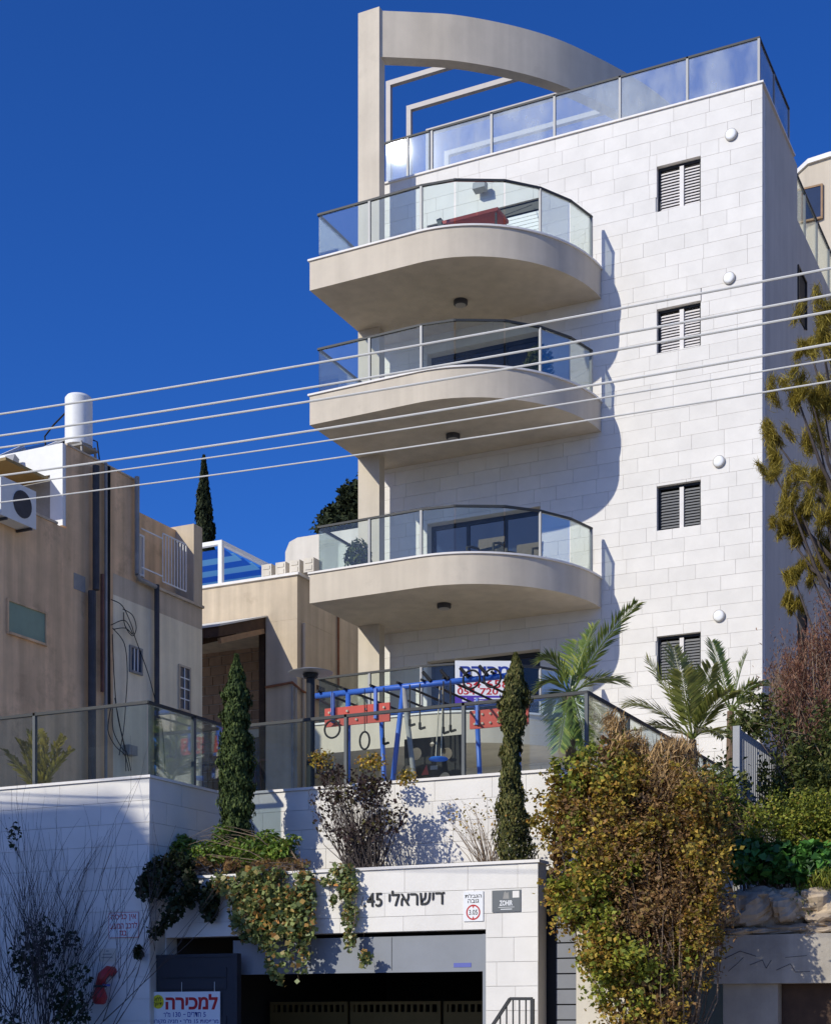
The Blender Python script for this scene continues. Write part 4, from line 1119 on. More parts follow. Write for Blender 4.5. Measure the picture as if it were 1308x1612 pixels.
for (u0, u1, v0, v1, Y_, ) in ((512, 614, 1142, 1110, YG - .09), (740, 832, 1146, 1114, YB - .5)):
    a_, b_ = P(u0, v0, Y=Y_), P(u1, v1, Y=Y_)
    zc = P((u0 + u1) / 2, (v0 + v1) / 2, Y=Y_).z
    bd = build('climbing_board', MB().box(a_.x, b_.x, Y_ - .02, Y_ + .02, zc - .16, zc + .16), 'gym_red', gf)
    for i in range(7):
        for k in range(2):
            if Y_ > 24 or (i + k) % 2: build('hold', MB().lathe((a_.x + .1 + (b_.x - a_.x - .2) * i / 6, Y_ - .02, zc - .08 + .16 * k), [(.025, 0), (.02, .03)], 8, 'y'), 'rope', bd)
    for t in (.14, .8):
        x = a_.x + (b_.x - a_.x) * t; yy_ = Y_ - .045
        build('hanger', MB().bar((x, yy_, zc - .10), (x, yy_, zg - .01), .05), 'gym_blue', bd)
def hangs(name, label, cat, u, v0, v1, Y_, kind, group=None):
    a_, b_ = P(u, v0, Y=Y_), P(u, v1, Y=Y_)
    a_.z = zg
    t = thing(name, label, cat, (b_.x, Y_, b_.z), group)
    if kind == 'ring':
        build('strap', MB().tube([(a_.x, Y_, a_.z), (b_.x, Y_, b_.z + .30)], .008, 5), 'black', t)
        build('hoop', torus((b_.x, Y_, b_.z + .15), .15, .018, sx=.62 if u == 574 else 1.0), 'black', t, smooth=True)
    elif kind == 'strap':
        build('web', MB().box(a_.x - .012, a_.x + .012, Y_ - .003, Y_ + .003, b_.z + .1, a_.z), 'black', t)
        build('handle', MB().bar((b_.x, Y_, b_.z + .11), (b_.x, Y_, b_.z), .035).bar((b_.x, Y_, b_.z), (b_.x + .10, Y_, b_.z + .02), .035), 'black', t)
    return t
hangs('gym_ring', 'black ring hanging at the left red climbing board, beside the heater', 'ring', 523, 1090, 1162, YG - .2, 'ring', 'gym rings')
hangs('gym_ring', 'narrow black ring on a cord below the middle of the left red board', 'ring', 574, 1090, 1180, YG - .15, 'ring', 'gym rings')
hangs('gym_ring', 'left black ring in front of the sale banner', 'ring', 742, 1060, 1084, YG - .15, 'ring', 'gym rings')
hangs('gym_ring', 'right black ring in front of the sale banner', 'ring', 775, 1060, 1082, YG - .15, 'ring', 'gym rings')
for u, v, lab in ((604, 1172, 'black strap handle at the right end of the left red board'), (645, 1143, 'black hooked strap just right of the blue A-frame leg'), (661, 1148, 'black hooked strap, second right of the blue A-frame leg'), (698, 1155, 'black strap handle above the blue swing seat'), (709, 1152, 'black strap handle right above the holed panel')):
    hangs('gym_strap', lab, 'strap', u, 1080, v, YG - .1, 'strap', 'gym straps')
# holed black panel
a_, b_ = P(637, 1225, Y=23.9), P(733, 1166, Y=23.9)
zc0, zc1 = FZ + .32, P(690, 1160, Y=23.9).z
hp = thing('holed_panel', 'black gym panel with round holes leaning behind the glass railing', 'panel', ((a_.x + b_.x) / 2, 23.9, FZ))
cs = []
for (u, v, r_) in ((655, 1187, 10), (703, 1187, 10), (642, 1216, 11), (700, 1226, 10), (680, 1172, 4)):
    q = P(u, v, Y=23.9); cs.append((q.x, q.z, r_ * px_m(u, 23.9)))
flat_with_holes('board', (a_.x, b_.x, FZ + .02, zc1), cs, .03, 23.9, 'black', hp)
q = P(669, 1213, Y=23.88)
build('emblem', MB().prism_y([(q.x - .07, q.z - .08), (q.x + .07, q.z - .08), (q.x + .03, q.z + .10)], 23.88, 23.884), 'gym_red', hp)
build('emblem_bars', MB().box(q.x + .10, q.x + .24, 23.88, 23.884, q.z + .0, q.z + .07), 'pipe_grey', hp)
# swing
q = P(690, 1196, Y=23.5)
sw = thing('disc_swing', 'blue round swing seat hanging on two pale ropes', 'swing', (q.x, 23.5, q.z))
build('seat', MB().lathe((q.x, 23.5, q.z - .03), [(.04, 0), (.15, .015), (.17, .04), (.14, .065)], 20), 'blue_cloth', sw)
build('rope', MB().tube([(q.x - .05, 23.5, q.z + .03), (q.x - .02, 23.6, zg + .03)], .012, 5), 'rope', sw)
build('rope', MB().tube([(q.x + .05, 23.5, q.z + .03), (q.x + .04, 23.6, zg + .03)], .012, 5), 'rope', sw)
# patio heater
q = P(489, 1058, Y=21.6)
ph = thing('patio_heater', 'patio heater with flat round reflector on a dark post behind the railing', 'heater', (q.x, 21.6, FZ))
build('base', MB().lathe((q.x, 21.6, FZ), [(.24, 0), (.24, .06), (.1, .14)], 20), 'dark_metal', ph)
build('post', MB().tube([(q.x, 21.6, FZ + .1), (q.x, 21.6, q.z - .08)], .07, 12), 'dark_metal', ph)
build('burner', MB().lathe((q.x, 21.6, q.z - .10), [(.11, 0), (.13, .06), (.05, .08)], 16), 'dark_metal', ph)
build('reflector', MB().lathe((q.x, 21.6, q.z - .015), [(.36, -.01), (.37, 0), (.25, .035), (.05, .05)], 28), 'post_metal', ph)
# banner on the lowest balcony railing
pa, pb_ = Vector(RAIL[4]), Vector(RAIL[5])
dd = (pb_ - pa).normalized(); nn = Vector((dd.y, -dd.x))
z4 = SOF[3] + .67
bn = thing('sale_banner', 'white sale banner with blue and red lettering on the lowest balcony railing', 'banner', (pa.x, pa.y, z4 + .1))
W_ = (pb_ - pa).length
def bf(x, z, dep):
    p_ = pa + dd * x + nn * (.045 + dep); return (p_.x, p_.y, z)
def brect(name, x0, x1, z0, z1, d0, d1, m, par):
    mb = MB()
    for d_ in (d0, d1):
        for (x, z) in ((x0, z0), (x1, z0), (x1, z1), (x0, z1)): mb.v.append(bf(x, z, d_))
    mb.f = [(0, 1, 2, 3), (7, 6, 5, 4), (0, 4, 5, 1), (1, 5, 6, 2), (2, 6, 7, 3), (3, 7, 4, 0)]
    mb.f = [f[::-1] for f in mb.f]
    return build(name, mb, m, par)
zb0, zb1 = z4 + .16, z4 + 1.06
WB = 1.38
sheet = brect('sheet', 0, WB, zb0, zb1, 0, .006, 'sign_white', bn)
brect('stripe', 0, WB, zb0, zb0 + .17, .0065, .009, 'ink_purple', sheet)
lettering('lettering', 'הריכמל', (.10, WB - .02, zb1 - .34, zb1 - .06), 0, 'ink_blue', sheet, .03, .003, lambda x, z, d_: bf(x, z, .0065 + d_))
lettering('lettering', '054 658', (.05, WB - .25, zb1 - .57, zb1 - .40), 0, 'ink_red', sheet, .01, .003, lambda x, z, d_: bf(x, z, .0065 + d_))
for tx_, xa_, xb_ in (('054', .05, .42), ('720', .52, .90), ('4', 1.05, 1.17)):
    lettering('lettering', tx_, (xa_, xb_, zb0 + .19, zb0 + .33), 0, 'ink_red', sheet, .02, .003, lambda x, z, d_: bf(x, z, .0065 + d_))
brect('print_line', .40, WB - .15, zb0 + .10, zb0 + .125, .0095, .011, 'ink_white', sheet)
brect('print_line', .40, WB - .05, zb0 + .04, zb0 + .07, .0095, .011, 'ink_white', sheet)
brect('print_emblem', .15, .24, zb0 + .045, zb0 + .12, .0095, .011, 'ink_white', sheet)

# things on the balconies
def wicker_chair(x, y, z, label, rot=0):
    t = thing('wicker_chair', label, 'chair', (x, y, z), 'wicker balcony chairs')
    build('seat', MB().box(x - .28, x + .28, y - .28, y + .28, z + .36, z + .44), 'wicker', t)
    build('backrest', MB().prism_x([(y + .24, z + .44), (y + .30, z + .44), (y + .38, z + .92), (y + .32, z + .92)], x - .30, x + .30), 'wicker', t)
    for sx in (-1, 1):
        build('armrest', MB().tube([(x + sx * .30, y + .30, z + .72), (x + sx * .32, y, z + .68), (x + sx * .30, y - .27, z + .60), (x + sx * .29, y - .28, z + .02)], .03, 8), 'wicker', t)
        build('leg', MB().bar((x + sx * .27, y + .27, z + .36), (x + sx * .27, y + .30, z), .04), 'wicker', t)
    return t
wicker_chair(-12.3, 30.4, SOF[2] + .33, 'dark wicker chair on the second lowest balcony, near the curved end')
wicker_chair(-12.9, 29.7, SOF[2] + .33, 'dark wicker chair on the second lowest balcony, near the middle')
for k, (x, y) in enumerate(((-12.0, 30.5), (-15.9, 29.6))):
    t = thing('potted_plant', ['leafy potted plant at the curved end of the second highest balcony', 'tall potted plant at the left end of the second lowest balcony'][k], 'plant', (x, y, SOF[k + 1] + .33), 'balcony plants')
    z = SOF[k + 1] + .33
    build('pot', MB().lathe((x, y, z), [(.16, 0), (.20, .30), (.22, .32), (.18, .33)], 16), 'terracotta', t)
    leaves('foliage', [((x, y, z + .75), (.32, .32, .42))], 700, .14, 'leaf_mid', t, gap=-2, aspect=.35, seed=k)
    twigs('stem', [((x, y, z + .75), (.25, .25, .35))], 14, [(x, y, z + .3)], 'twig', t, .008)
q = P(735, 350, Y=29.6)
hs = thing('hanging_lounger', 'red cushioned lounge seat behind the top balcony glass', 'seat', (q.x, 29.7, SOF[0] + .33))
zz = SOF[0] + .33 + .36
build('cushion', MB().box(q.x - .55, q.x + .75, 29.5, 30.1, zz + .43, zz + .50), 'gym_red', hs)
for x in (q.x - .5, q.x + .3): build('cord', MB().tube([(x, 30.0, zz + .52), (x + .25, YW - .01, zz + 1.75)], .008, 5), 'pipe_dark', hs)
build('backrest', MB().prism_y([(q.x - .62, zz + .40), (q.x - .50, zz + .40), (q.x - .57, zz + .58), (q.x - .68, zz + .56)], 29.5, 30.1), 'dark_metal', hs)
for x in (q.x - .5, q.x + .7):
    for y in (29.53, 30.07): build('leg', MB().bar((x, y, zz - .36), (x, y, zz + .4), .035), 'dark_metal', hs)

# ================================================================== SIGNS ON THE STREET FRONT
YF = GY - .004
hn = thing('house_number', 'black raised house name and number lettering on the white garage front', 'lettering', (-9.3, GY, 3.1))
x0, x1 = P(573, 1420, Y=GY).x, P(701, 1410, Y=GY).x
zc = P(640, 1415, Y=GY).z
lm_ = letter_meshes('.45 ילארשיר', (x0, x1 - .03, zc - .10, zc + .115), YF, 0.008, .012)
last = max(lm_, key=lambda m: max(v[0] for v in m.v)); xr_ = max(v[0] for v in last.v); zr_ = max(v[2] for v in last.v)
last.box(xr_ - .012, xr_ + .022, YF - .0118, YF, zr_ - .026, zr_)
for m_ in lm_: build('letter', m_, 'ink_black', hn)
def sign(name, label, u0, u1, v0, v1, Y_, material='sign_white', th=.012):
    a_, b_ = P(u0, v0, Y=Y_), P(u1, v1, Y=Y_)
    um, vm_ = (u0 + u1) / 2, (v0 + v1) / 2
    zc_ = P(um, vm_, Y=Y_).z; hh = (v1 - v0) * px_m(um, Y_) / 2
    t = thing(name, label, 'sign', (a_.x, Y_, zc_ - hh))
    pl = build('plate', MB().box(a_.x, b_.x, Y_ - th, Y_, zc_ - hh, zc_ + hh), material, t)
    return pl, a_.x, b_.x, zc_ - hh, zc_ + hh, Y_ - th
pl, x0, x1, z0, z1, yf = sign('height_sign', 'white height limit sign with red ring beside the house number', 730, 761, 1404, 1451, YF)
w, h = x1 - x0, z1 - z0
lettering('lettering', 'תלבגה', (x0 + .08 * w, x1 - .08 * w, z1 - .22 * h, z1 - .08 * h), yf, 'ink_black', pl, .01, .0015)
lettering('lettering', 'הבוג', (x0 + .22 * w, x1 - .22 * w, z1 - .39 * h, z1 - .26 * h), yf, 'ink_black', pl, .01, .0015)
cc = ((x0 + x1) / 2, z0 + .30 * h)
flat = [(cc[0], cc[1])]
rb = MB(); n = 32
for r_ in (.36 * w, .29 * w):
    for i in range(n): rb.v.append((cc[0] + r_ * math.cos(2 * math.pi * i / n), yf - .0015, cc[1] + r_ * math.sin(2 * math.pi * i / n)))
rb.f = [(i, (i + 1) % n, n + (i + 1) % n, n + i) for i in range(n)]
build('red_ring', rb, 'ink_red', pl)
build('arrow', MB().prism_y([(cc[0] - .05 * w, cc[1] + .285 * w), (cc[0] + .05 * w, cc[1] + .285 * w), (cc[0], cc[1] + .18 * w)], yf - .0015, yf - .0005), 'ink_red', pl)
build('arrow', MB().prism_y([(cc[0] + .05 * w, cc[1] - .285 * w), (cc[0] - .05 * w, cc[1] - .285 * w), (cc[0], cc[1] - .18 * w)], yf - .0015, yf - .0005), 'ink_red', pl)
lettering('lettering', '3.05', (cc[0] - .22 * w, cc[0] + .22 * w, cc[1] - .12 * w, cc[1] + .12 * w), yf, 'ink_black', pl, .01, .0015)
pl, x0, x1, z0, z1, yf = sign('builder_sign', 'dark grey plaque with white lettering at the pillar top', 775, 820, 1402, 1436, YF, 'sign_grey')
w, h = x1 - x0, z1 - z0
lettering('lettering', 'ZOHIR', (x0 + .26 * w, x0 + .72 * w, z0 + .28 * h, z0 + .53 * h), yf, 'ink_white', pl, .03, .0015)
build('building_mark', MB().prism_y([(x0 + .38 * w, z0 + .60 * h), (x0 + .60 * w, z0 + .60 * h), (x0 + .58 * w, z0 + .93 * h), (x0 + .52 * w, z0 + .86 * h), (x0 + .46 * w, z0 + .95 * h), (x0 + .42 * w, z0 + .88 * h)], yf - .0015, yf - .0005), 'pipe_grey', pl)
build('square_mark', MB().box(x0 + .72 * w, x0 + .95 * w, yf - .0015, yf - .0005, z0 + .64 * h, z0 + .95 * h), 'coping', pl)
build('print_line', MB().box(x0 + .22 * w, x0 + .78 * w, yf - .0015, yf - .0005, z0 + .20 * h, z0 + .22 * h), 'ink_white', pl)
build('print_line', MB().box(x0 + .30 * w, x0 + .70 * w, yf - .0015, yf - .0005, z0 + .10 * h, z0 + .135 * h), 'ink_white', pl)
YL = LY - .004
pl, x0, x1, z0, z1, yf = sign('gas_vehicle_sign', 'white sign with red Hebrew lettering on the shaded left wall', 172, 219, 1437, 1477, YL)
w, h = x1 - x0, z1 - z0
lettering('lettering', 'הסינכ ןיא', (x0 + .08 * w, x1 - .08 * w, z0 + .66 * h, z0 + .92 * h), yf, 'ink_red', pl, .01, .0015)
lettering('lettering', 'ענומה בכרל', (x0 + .05 * w, x1 - .05 * w, z0 + .36 * h, z0 + .62 * h), yf, 'ink_red', pl, .01, .0015)
lettering('lettering', 'זגב', (x0 + .36 * w, x1 - .40 * w, z0 + .08 * h, z0 + .28 * h), yf, 'ink_red', pl, .01, .0015)
build('border', MB().box(x0, x1, yf - .001, yf - .0003, z0, z0 + .02 * h).box(x0, x1, yf - .001, yf - .0003, z1 - .02 * h, z1).box(x0, x0 + .015 * w, yf - .001, yf - .0003, z0 + .02 * h, z1 - .02 * h).box(x1 - .015 * w, x1, yf - .001, yf - .0003, z0 + .02 * h, z1 - .02 * h), 'ink_red', pl)
pl, x0, x1, z0, z1, yf = sign('small_plate', 'small pale plate with three print lines above the red hydrant', 157, 182, 1494, 1514, YL, 'pale_plaster')
w, h = x1 - x0, z1 - z0
for i, (a_, b_) in enumerate(((.42, .60), (.22, .78), (.15, .85))):
    build('print_line', MB().box(x0 + a_ * w, x0 + b_ * w, yf - .0015, yf - .0005, z1 - (.25 + .25 * i) * h, z1 - (.15 + .25 * i) * h), 'pipe_grey', pl)
pl, x0, x1, z0, z1, yf = sign('for_sale_sign', 'for sale sign with big red lettering hung on the navy garage door', 238, 347, 1562, 1640, 18.53)
w, h = x1 - x0, z1 - z0
lettering('lettering', 'הריכמל', (x0 + .22 * w, x1 - .03 * w, z1 - .36 * h, z1 - .05 * h), yf, 'ink_red', pl, .035, .002)
for tx_, xa_, xb_, za_ in (('ר"מ', .19, .29, .51), ('130', .33, .44, .51), ('-', .475, .51, .465), ('םירדח', .54, .73, .51), ('5', .765, .80, .51)):
    lettering('lettering', tx_, (x0 + xa_ * w, x0 + xb_ * w, z1 - za_ * h, z1 - (.41 if tx_ != '-' else .45) * h), yf, 'ink_blue', pl, .01, .0015)
lettering('lettering', 'הרוקמ הינח • ר"מ 15 תוספרמ', (x0 + .02 * w, x1 - .02 * w, z1 - .66 * h, z1 - .55 * h), yf, 'ink_blue', pl, .01, .0015)
cx_, cz_ = x0 + .11 * w, z1 - .20 * h
build('yellow_disc', MB().prism_y([(cx_ + .085 * w * math.cos(t), cz_ + .085 * w * math.sin(t)) for t in np.linspace(0, 2 * math.pi, 24, endpoint=False)], yf - .0015, yf - .0003), 'ink_yellow', pl)
lettering('lettering', 'אלל', (cx_ - .05 * w, cx_ + .05 * w, cz_ + .005, cz_ + .06 * w), yf - .0016, 'ink_black', pl, .01, .001)
lettering('lettering', 'ךווית', (cx_ - .065 * w, cx_ + .065 * w, cz_ - .06 * w, cz_ - .01), yf - .0016, 'ink_black', pl, .01, .001)
for t in (.45, .92): build('wire', MB().bar((x0 + t * w, yf + .006, z1), (x0 + t * w, yf + .006, z1 + .14), .006), 'plastic_white', pl)
# fire hydrant outlet on the left wall
c = P(161, 1550, Y=LY - .15)
hy_ = thing('wall_hydrant', 'red angled fire hydrant outlet on the shaded white wall', 'hydrant', (c.x, LY, c.z))
build('pipe', MB().tube([(c.x + .08, LY + .004, c.z + .19), (c.x + .07, LY - .10, c.z + .20), (c.x + .04, LY - .20, c.z + .12), (c.x, LY - .20, c.z - .02)], .075, 12), 'hydrant_red', hy_, smooth=True)
build('flange', MB().lathe((c.x, LY - .20, c.z - .05), [(.10, 0), (.10, .035)], 14), 'dark_metal', hy_)
build('cap', MB().lathe((c.x - .01, LY - .20, c.z - .30), [(.06, 0), (.09, .02), (.115, .10), (.10, .16), (.07, .25)], 10), 'hydrant_red', hy_)
build('lever', MB().bar((c.x, LY - .22, c.z - .01), (c.x + .20, LY - .24, c.z - .02), .03), 'sticker_blue', hy_)

# ================================================================== PLANTS
def cypress(name, label, base, h, r, material, n, leaf, group=None, wob=.0, seed=1, cat='tree', prof=None):
    t = thing(name, label, cat, base, group)
    rr = np.random.default_rng(seed)
    build('trunk', MB().tube([base, (base[0], base[1], base[2] + h * .9)], [r * .16, r * .04], 8), 'bark', t)
    s = rr.uniform(size=n) ** .85
    pr = prof or (lambda q: np.where(q < .12, .55 + q * 3.75, (1 - ((q - .12) / .88) ** 1.7) * .97 + .03))
    a = rr.uniform(0, 2 * math.pi, n)
    z = s * h
    px = np.stack([np.cos(a) * 2.2, np.sin(a) * 2.2, z * 2.2 / max(r, .2)], 1)
    k = 1 + .22 * lump(px, 1.0, seed) + .12 * lump(px, 2.7, seed + 5)
    rad = r * pr(s) * k * rr.uniform(.55, 1.12, n)
    sway = wob * np.sin(z * 2.1 + seed)
    Pt = np.array(base) + np.stack([np.cos(a) * rad + sway, np.sin(a) * rad, z], 1)
    D = np.stack([np.cos(a), np.sin(a), np.full(n, .2)], 1)
    N_ = D + .7 * unit(n); N_ /= np.linalg.norm(N_, axis=1)[:, None]
    T = np.array([0, 0, 1.0]) + .5 * D + .35 * unit(n)
    quads('crown', kites(Pt, N_, leaf * rr.uniform(.5, 1.5, n), .34, T=T), material, t, kind='stuff')
    return t
c = P(372, 1330, Y=19.55); zt_ = P(372, 1032, Y=19.55).z
cypress('slim_cypress', 'bright green slim cypress in the planter, left of the brown shrub', (c.x, 19.55, 3.5), zt_ - 3.5, .235, 'leaf_cypress', 26000, .065, 'planter cypresses', 0, 3, prof=lambda q: np.where(q < .5, .75 + .5 * q, np.where(q < .82, 1.0 - (q - .5) * 1.0, .68 * (1 - ((q - .82) / .18) ** 1.2) + .05)))
c = P(808, 1340, Y=19.6); zt_ = P(808, 1030, Y=19.6).z
cypress('slim_cypress', 'ragged olive slim cypress in the planter in front of the sale banner', (c.x, 19.6, 3.5), zt_ - 3.5, .205, 'leaf_cypress_olive', 20000, .058, 'planter cypresses', .035, 8, prof=lambda q: np.where(q < .8, .8 + .25 * np.sin(q * 9), .75 * (1 - ((q - .8) / .2) ** 1.5) + .08))
c = P(321, 860, Y=44); zt_ = P(321, 720, Y=44).z
cypress('cypress_tree', 'tall dark cypress behind the old brown house roof', (c.x, 44, 5.5), zt_ - 5.5, .50, 'leaf_far', 20000, .2, None, 0, 5, prof=lambda q: 1.02 - q ** 4)
# dark conifer behind the building
t = thing('conifer_tree', 'dark shaggy conifer showing left of the tower column', 'tree', (P(600, 850, Y=47).x, 47, 6))
fb_ = [blob(580, 770, 22, 40, 47), blob(555, 800, 28, 45, 47), blob(525, 820, 24, 26, 47), blob(498, 830, 20, 18, 47), blob(600, 800, 40, 80, 47), blob(545, 840, 50, 30, 47), blob(570, 900, 60, 60, 47)]
build('trunk', MB().tube([(t.location.x, 47, 6), (t.location.x, 47, P(600, 800, Y=47).z)], [.35, .1], 8), 'bark', t)
leaves('crown', fb_, 16000, .22, 'leaf_far', t, gap=-.7, k=1.5, aspect=.5, seed=4, up=.2)

# the big overgrown bush
bb = [blob(945, 1230, 60, 56, 18.6, .45), blob(1035, 1262, 76, 66, 18.7, .5), blob(905, 1295, 50, 62, 18.5, .4), blob(985, 1315, 95, 95, 18.4, .6), blob(1070, 1340, 68, 100, 18.6, .55),
      blob(945, 1395, 64, 75, 18.35, .45), blob(1025, 1435, 85, 85, 18.3, .55), blob(1005, 1515, 76, 75, 18.3, .5), blob(1050, 1560, 62, 80, 18.4, .5), blob(965, 1490, 46, 55, 18.3, .4), blob(1000, 1610, 52, 60, 18.3, .4), blob(880, 1350, 26, 66, 18.5, .2), blob(895, 1250, 40, 40, 18.6, .3), blob(915, 1430, 30, 50, 18.35, .25), blob(1095, 1420, 40, 90, 18.5, .4), blob(958, 1180, 26, 36, 18.8, .2), blob(1098, 1270, 36, 44, 18.7, .35), blob(1115, 1350, 30, 60, 18.7, .3), blob(1100, 1490, 30, 60, 18.6, .3)]
bush = thing('climber_bush', 'huge olive and brown climbing bush spilling over the entrance wall', 'bush', (-6.0, 18.7, 0))
roots = [(-5.6, 18.6, .4), (-5.7, 18.7, 1.6), (-5.9, 18.9, 3.1), (-6.1, 18.9, 3.1)]
leaves('foliage', bb, 30000, .060, 'leaf_olive', bush, gap=-.15, k=2.4, aspect=.75, seed=2, clump=(28, .085), lim=lambda p: (p[:, 2] < 4.9 + .0 * p[:, 0]) | (rng.uniform(size=len(p)) < .4))
leaves('green_foliage', [bb[0], bb[2], bb[5], bb[11], bb[12], bb[13], bb[9], bb[7]], 9000, .066, 'leaf_lime', bush, gap=-.1, k=2.4, aspect=.75, seed=14, clump=(26, .09))
twigs('stems', bb, 90, roots, 'bark', bush, .012, reach=(.85, 1.12), seed=77, seg=6, sides=4)
leaves('dry_foliage', [bb[1], bb[4], bb[3], bb[6], bb[8], bb[14], bb[16], bb[17], bb[18]], 16000, .05, 'leaf_brown', bush, gap=-.2, k=2.2, aspect=.45, seed=9, clump=(30, .10))
leaves('inner_foliage', [(b_[0], tuple(q * .8 for q in b_[1])) for b_ in bb], 9000, .075, 'leaf_brown', bush, gap=-2, aspect=.7, seed=10, bias=.6)
twigs('twigs', bb, 420, roots, 'twig', bush, .007, seed=5)
st = [blob(1060, 1195, 40, 36, 18.9, .3), blob(1035, 1215, 45, 34, 18.8, .35), blob(990, 1185, 32, 34, 18.9, .3), blob(1065, 1240, 45, 32, 18.7, .35), blob(968, 1140, 16, 22, 19.0, .2)]
leaves('straw', st, 4200, .24, 'straw', bush, gap=-1, aspect=.07, seed=6, up=0, tdir=((.25, 0, 1.0), .55))

# hedge, leafy patch, red shrub and undergrowth on the right slope
hd_ = [blob(1150, 1268, 40, 30, 20.9, .35), blob(1115, 1300, 30, 40, 20.8, .3), blob(1160, 1310, 50, 34, 20.7, .35), blob(1135, 1290, 45, 40, 21.0, .5), blob(1190, 1285, 50, 45, 21.2, .5), blob(1250, 1285, 50, 45, 21.3, .5), blob(1310, 1300, 50, 45, 21.3, .5), blob(1280, 1320, 60, 30, 21.0, .4), blob(1350, 1320, 50, 50, 21.3, .5)]
leaves('sprays', [(b_[0], tuple(q * 1.12 for q in b_[1])) for b_ in bb], 2600, .06, 'leaf_olive', bush, gap=.3, k=3, aspect=.6, seed=79, clump=(14, .05), bias=.1)
t = thing('lime_hedge', 'yellow green fine leaved hedge below the grey slat fence', 'hedge', (-4.8, 21.2, 2.45))
leaves('foliage', hd_, 38000, .05, 'leaf_lime', t, gap=-.6, k=3, seed=12, clump=(40, .07))
twigs('twigs', hd_, 160, [(-5.2, 21.2, 2.5), (-4.5, 21.2, 2.5), (-3.7, 21.2, 2.5)], 'twig', t, .007, seed=15)
t = thing('leafy_shrub', 'glossy dark green large leaved shrub above the rocks', 'shrub', (-4.4, 20.6, 2.35))
lf = [blob(1175, 1355, 40, 36, 20.5, .3), blob(1225, 1360, 42, 34, 20.5, .3), blob(1280, 1360, 45, 36, 20.5, .3), blob(1330, 1360, 45, 36, 20.5, .3)]
leaves('foliage', lf, 2600, .15, 'leaf_green', t, gap=-1.1, k=4, aspect=.7, seed=13, up=.8)
twigs('twigs', lf, 60, [(-4.7, 20.8, 2.4), (-4.1, 20.8, 2.4)], 'twig', t, .007, seed=16)
t = thing('grass_tuft', 'bright green and dry weed tuft on the rocks at the right edge', 'weeds', (-2.9, 20.2, 2.7))
leaves('blades', [blob(1300, 1385, 28, 20, 20.15, .2), blob(1262, 1420, 30, 26, 20.1, .15)], 900, .12, 'leaf_lime', t, gap=-2, aspect=.12, seed=17, tdir=((0, 0, 1), .6))
rd = [blob(1255, 1040, 45, 60, 25.0, .7), blob(1300, 1020, 45, 75, 25.2, .8), blob(1345, 1040, 45, 80, 25.2, .8), blob(1235, 1110, 40, 70, 24.8, .7), blob(1290, 1120, 60, 80, 24.8, .8), blob(1345, 1150, 50, 80, 24.9, .8), blob(1220, 1060, 20, 30, 24.9, .3)]
t = thing('red_shrub', 'tall reddish brown twiggy shrub in front of the shaded tower side', 'shrub', (-4.6, 25, 3.2))
leaves('foliage', rd, 22000, .075, 'leaf_red', t, gap=-.5, k=2.2, aspect=.22, seed=18, tdir=((0, -.2, 1), .7), clump=(30, .11))
twigs('twigs', rd, 300, [(-4.9, 25, 3.3), (-4.5, 25, 3.3), (-4.1, 25, 3.3)], 'twig', t, .009, seed=19)
gr = [blob(1195, 1150, 40, 45, 24.2, .5), blob(1260, 1190, 60, 60, 24.0, .6), blob(1310, 1200, 50, 70, 24.0, .6), blob(1240, 1240, 55, 40, 23.6, .5), blob(1300, 1260, 60, 40, 23.4, .5), blob(1345, 1240, 50, 60, 23.8, .6)]
t = thing('green_shrub', 'mixed green leafy shrub below the reddish shrub beside the slat fence', 'shrub', (-4.5, 23.8, 3.0))
leaves('foliage', gr, 13000, .10, 'leaf_mid', t, gap=-.6, k=2.5, aspect=.4, seed=21, clump=(24, .12))
twigs('twigs', gr, 120, [(-4.9, 24, 3.0), (-4.2, 23.8, 3.0)], 'twig', t, .008, seed=22)
us = [blob(990, 1225, 55, 36, 21.4, .4), blob(1055, 1240, 50, 34, 21.6, .4), blob(1110, 1255, 45, 30, 21.8, .4), blob(1085, 1232, 40, 22, 22.2, .4), blob(1150, 1250, 25, 26, 22.4, .3), blob(965, 1180, 16, 26, 21.2, .2)]
t = thing('slope_undergrowth', 'dark mixed undergrowth below the terrace side railing', 'undergrowth', (-6.4, 21.7, 2.6))
leaves('foliage', us, 7000, .09, 'leaf_mid', t, gap=-.5, k=3, aspect=.5, seed=23, clump=(24, .10), lim=lambda p: p[:, 0] > -7.15)
twigs('twigs', us, 110, [(-6.6, 21.6, 2.65), (-6.2, 22, 2.7)], 'twig', t, .008, seed=24)

# feathery golden tree at the right edge
YT = 26.5
t = thing('feathery_tree', 'feathery yellow green tree with bare limbs at the right edge', 'tree', (P(1345, 1100, Y=YT).x, YT, 3.5))
bx = t.location.x
lb = MB(); tuf = []
TU = [(1290, 500, 26), (1305, 540, 24), (1275, 545, 16), (1255, 615, 26), (1280, 630, 22), (1225, 690, 24), (1215, 735, 18), (1290, 690, 30), (1300, 650, 22), (1240, 770, 26), (1262, 800, 26), (1290, 770, 28), (1305, 820, 24), (1262, 845, 22), (1235, 830, 16), (1300, 880, 26), (1280, 905, 22), (1250, 905, 16), (1340, 600, 40), (1350, 720, 45), (1345, 850, 45), (1246, 950, 14)]
tk = [(bx, YT, 3.3), (bx - .05, YT, 6), (bx - .1, YT + .1, 8.5), (bx - .15, YT, 11), (bx - .2, YT, 13.2)]
build('trunk', MB().tube(tk, [.14, .12, .09, .06, .03], 8), 'bark', t)
r_ = random.Random(8)
V_ = []
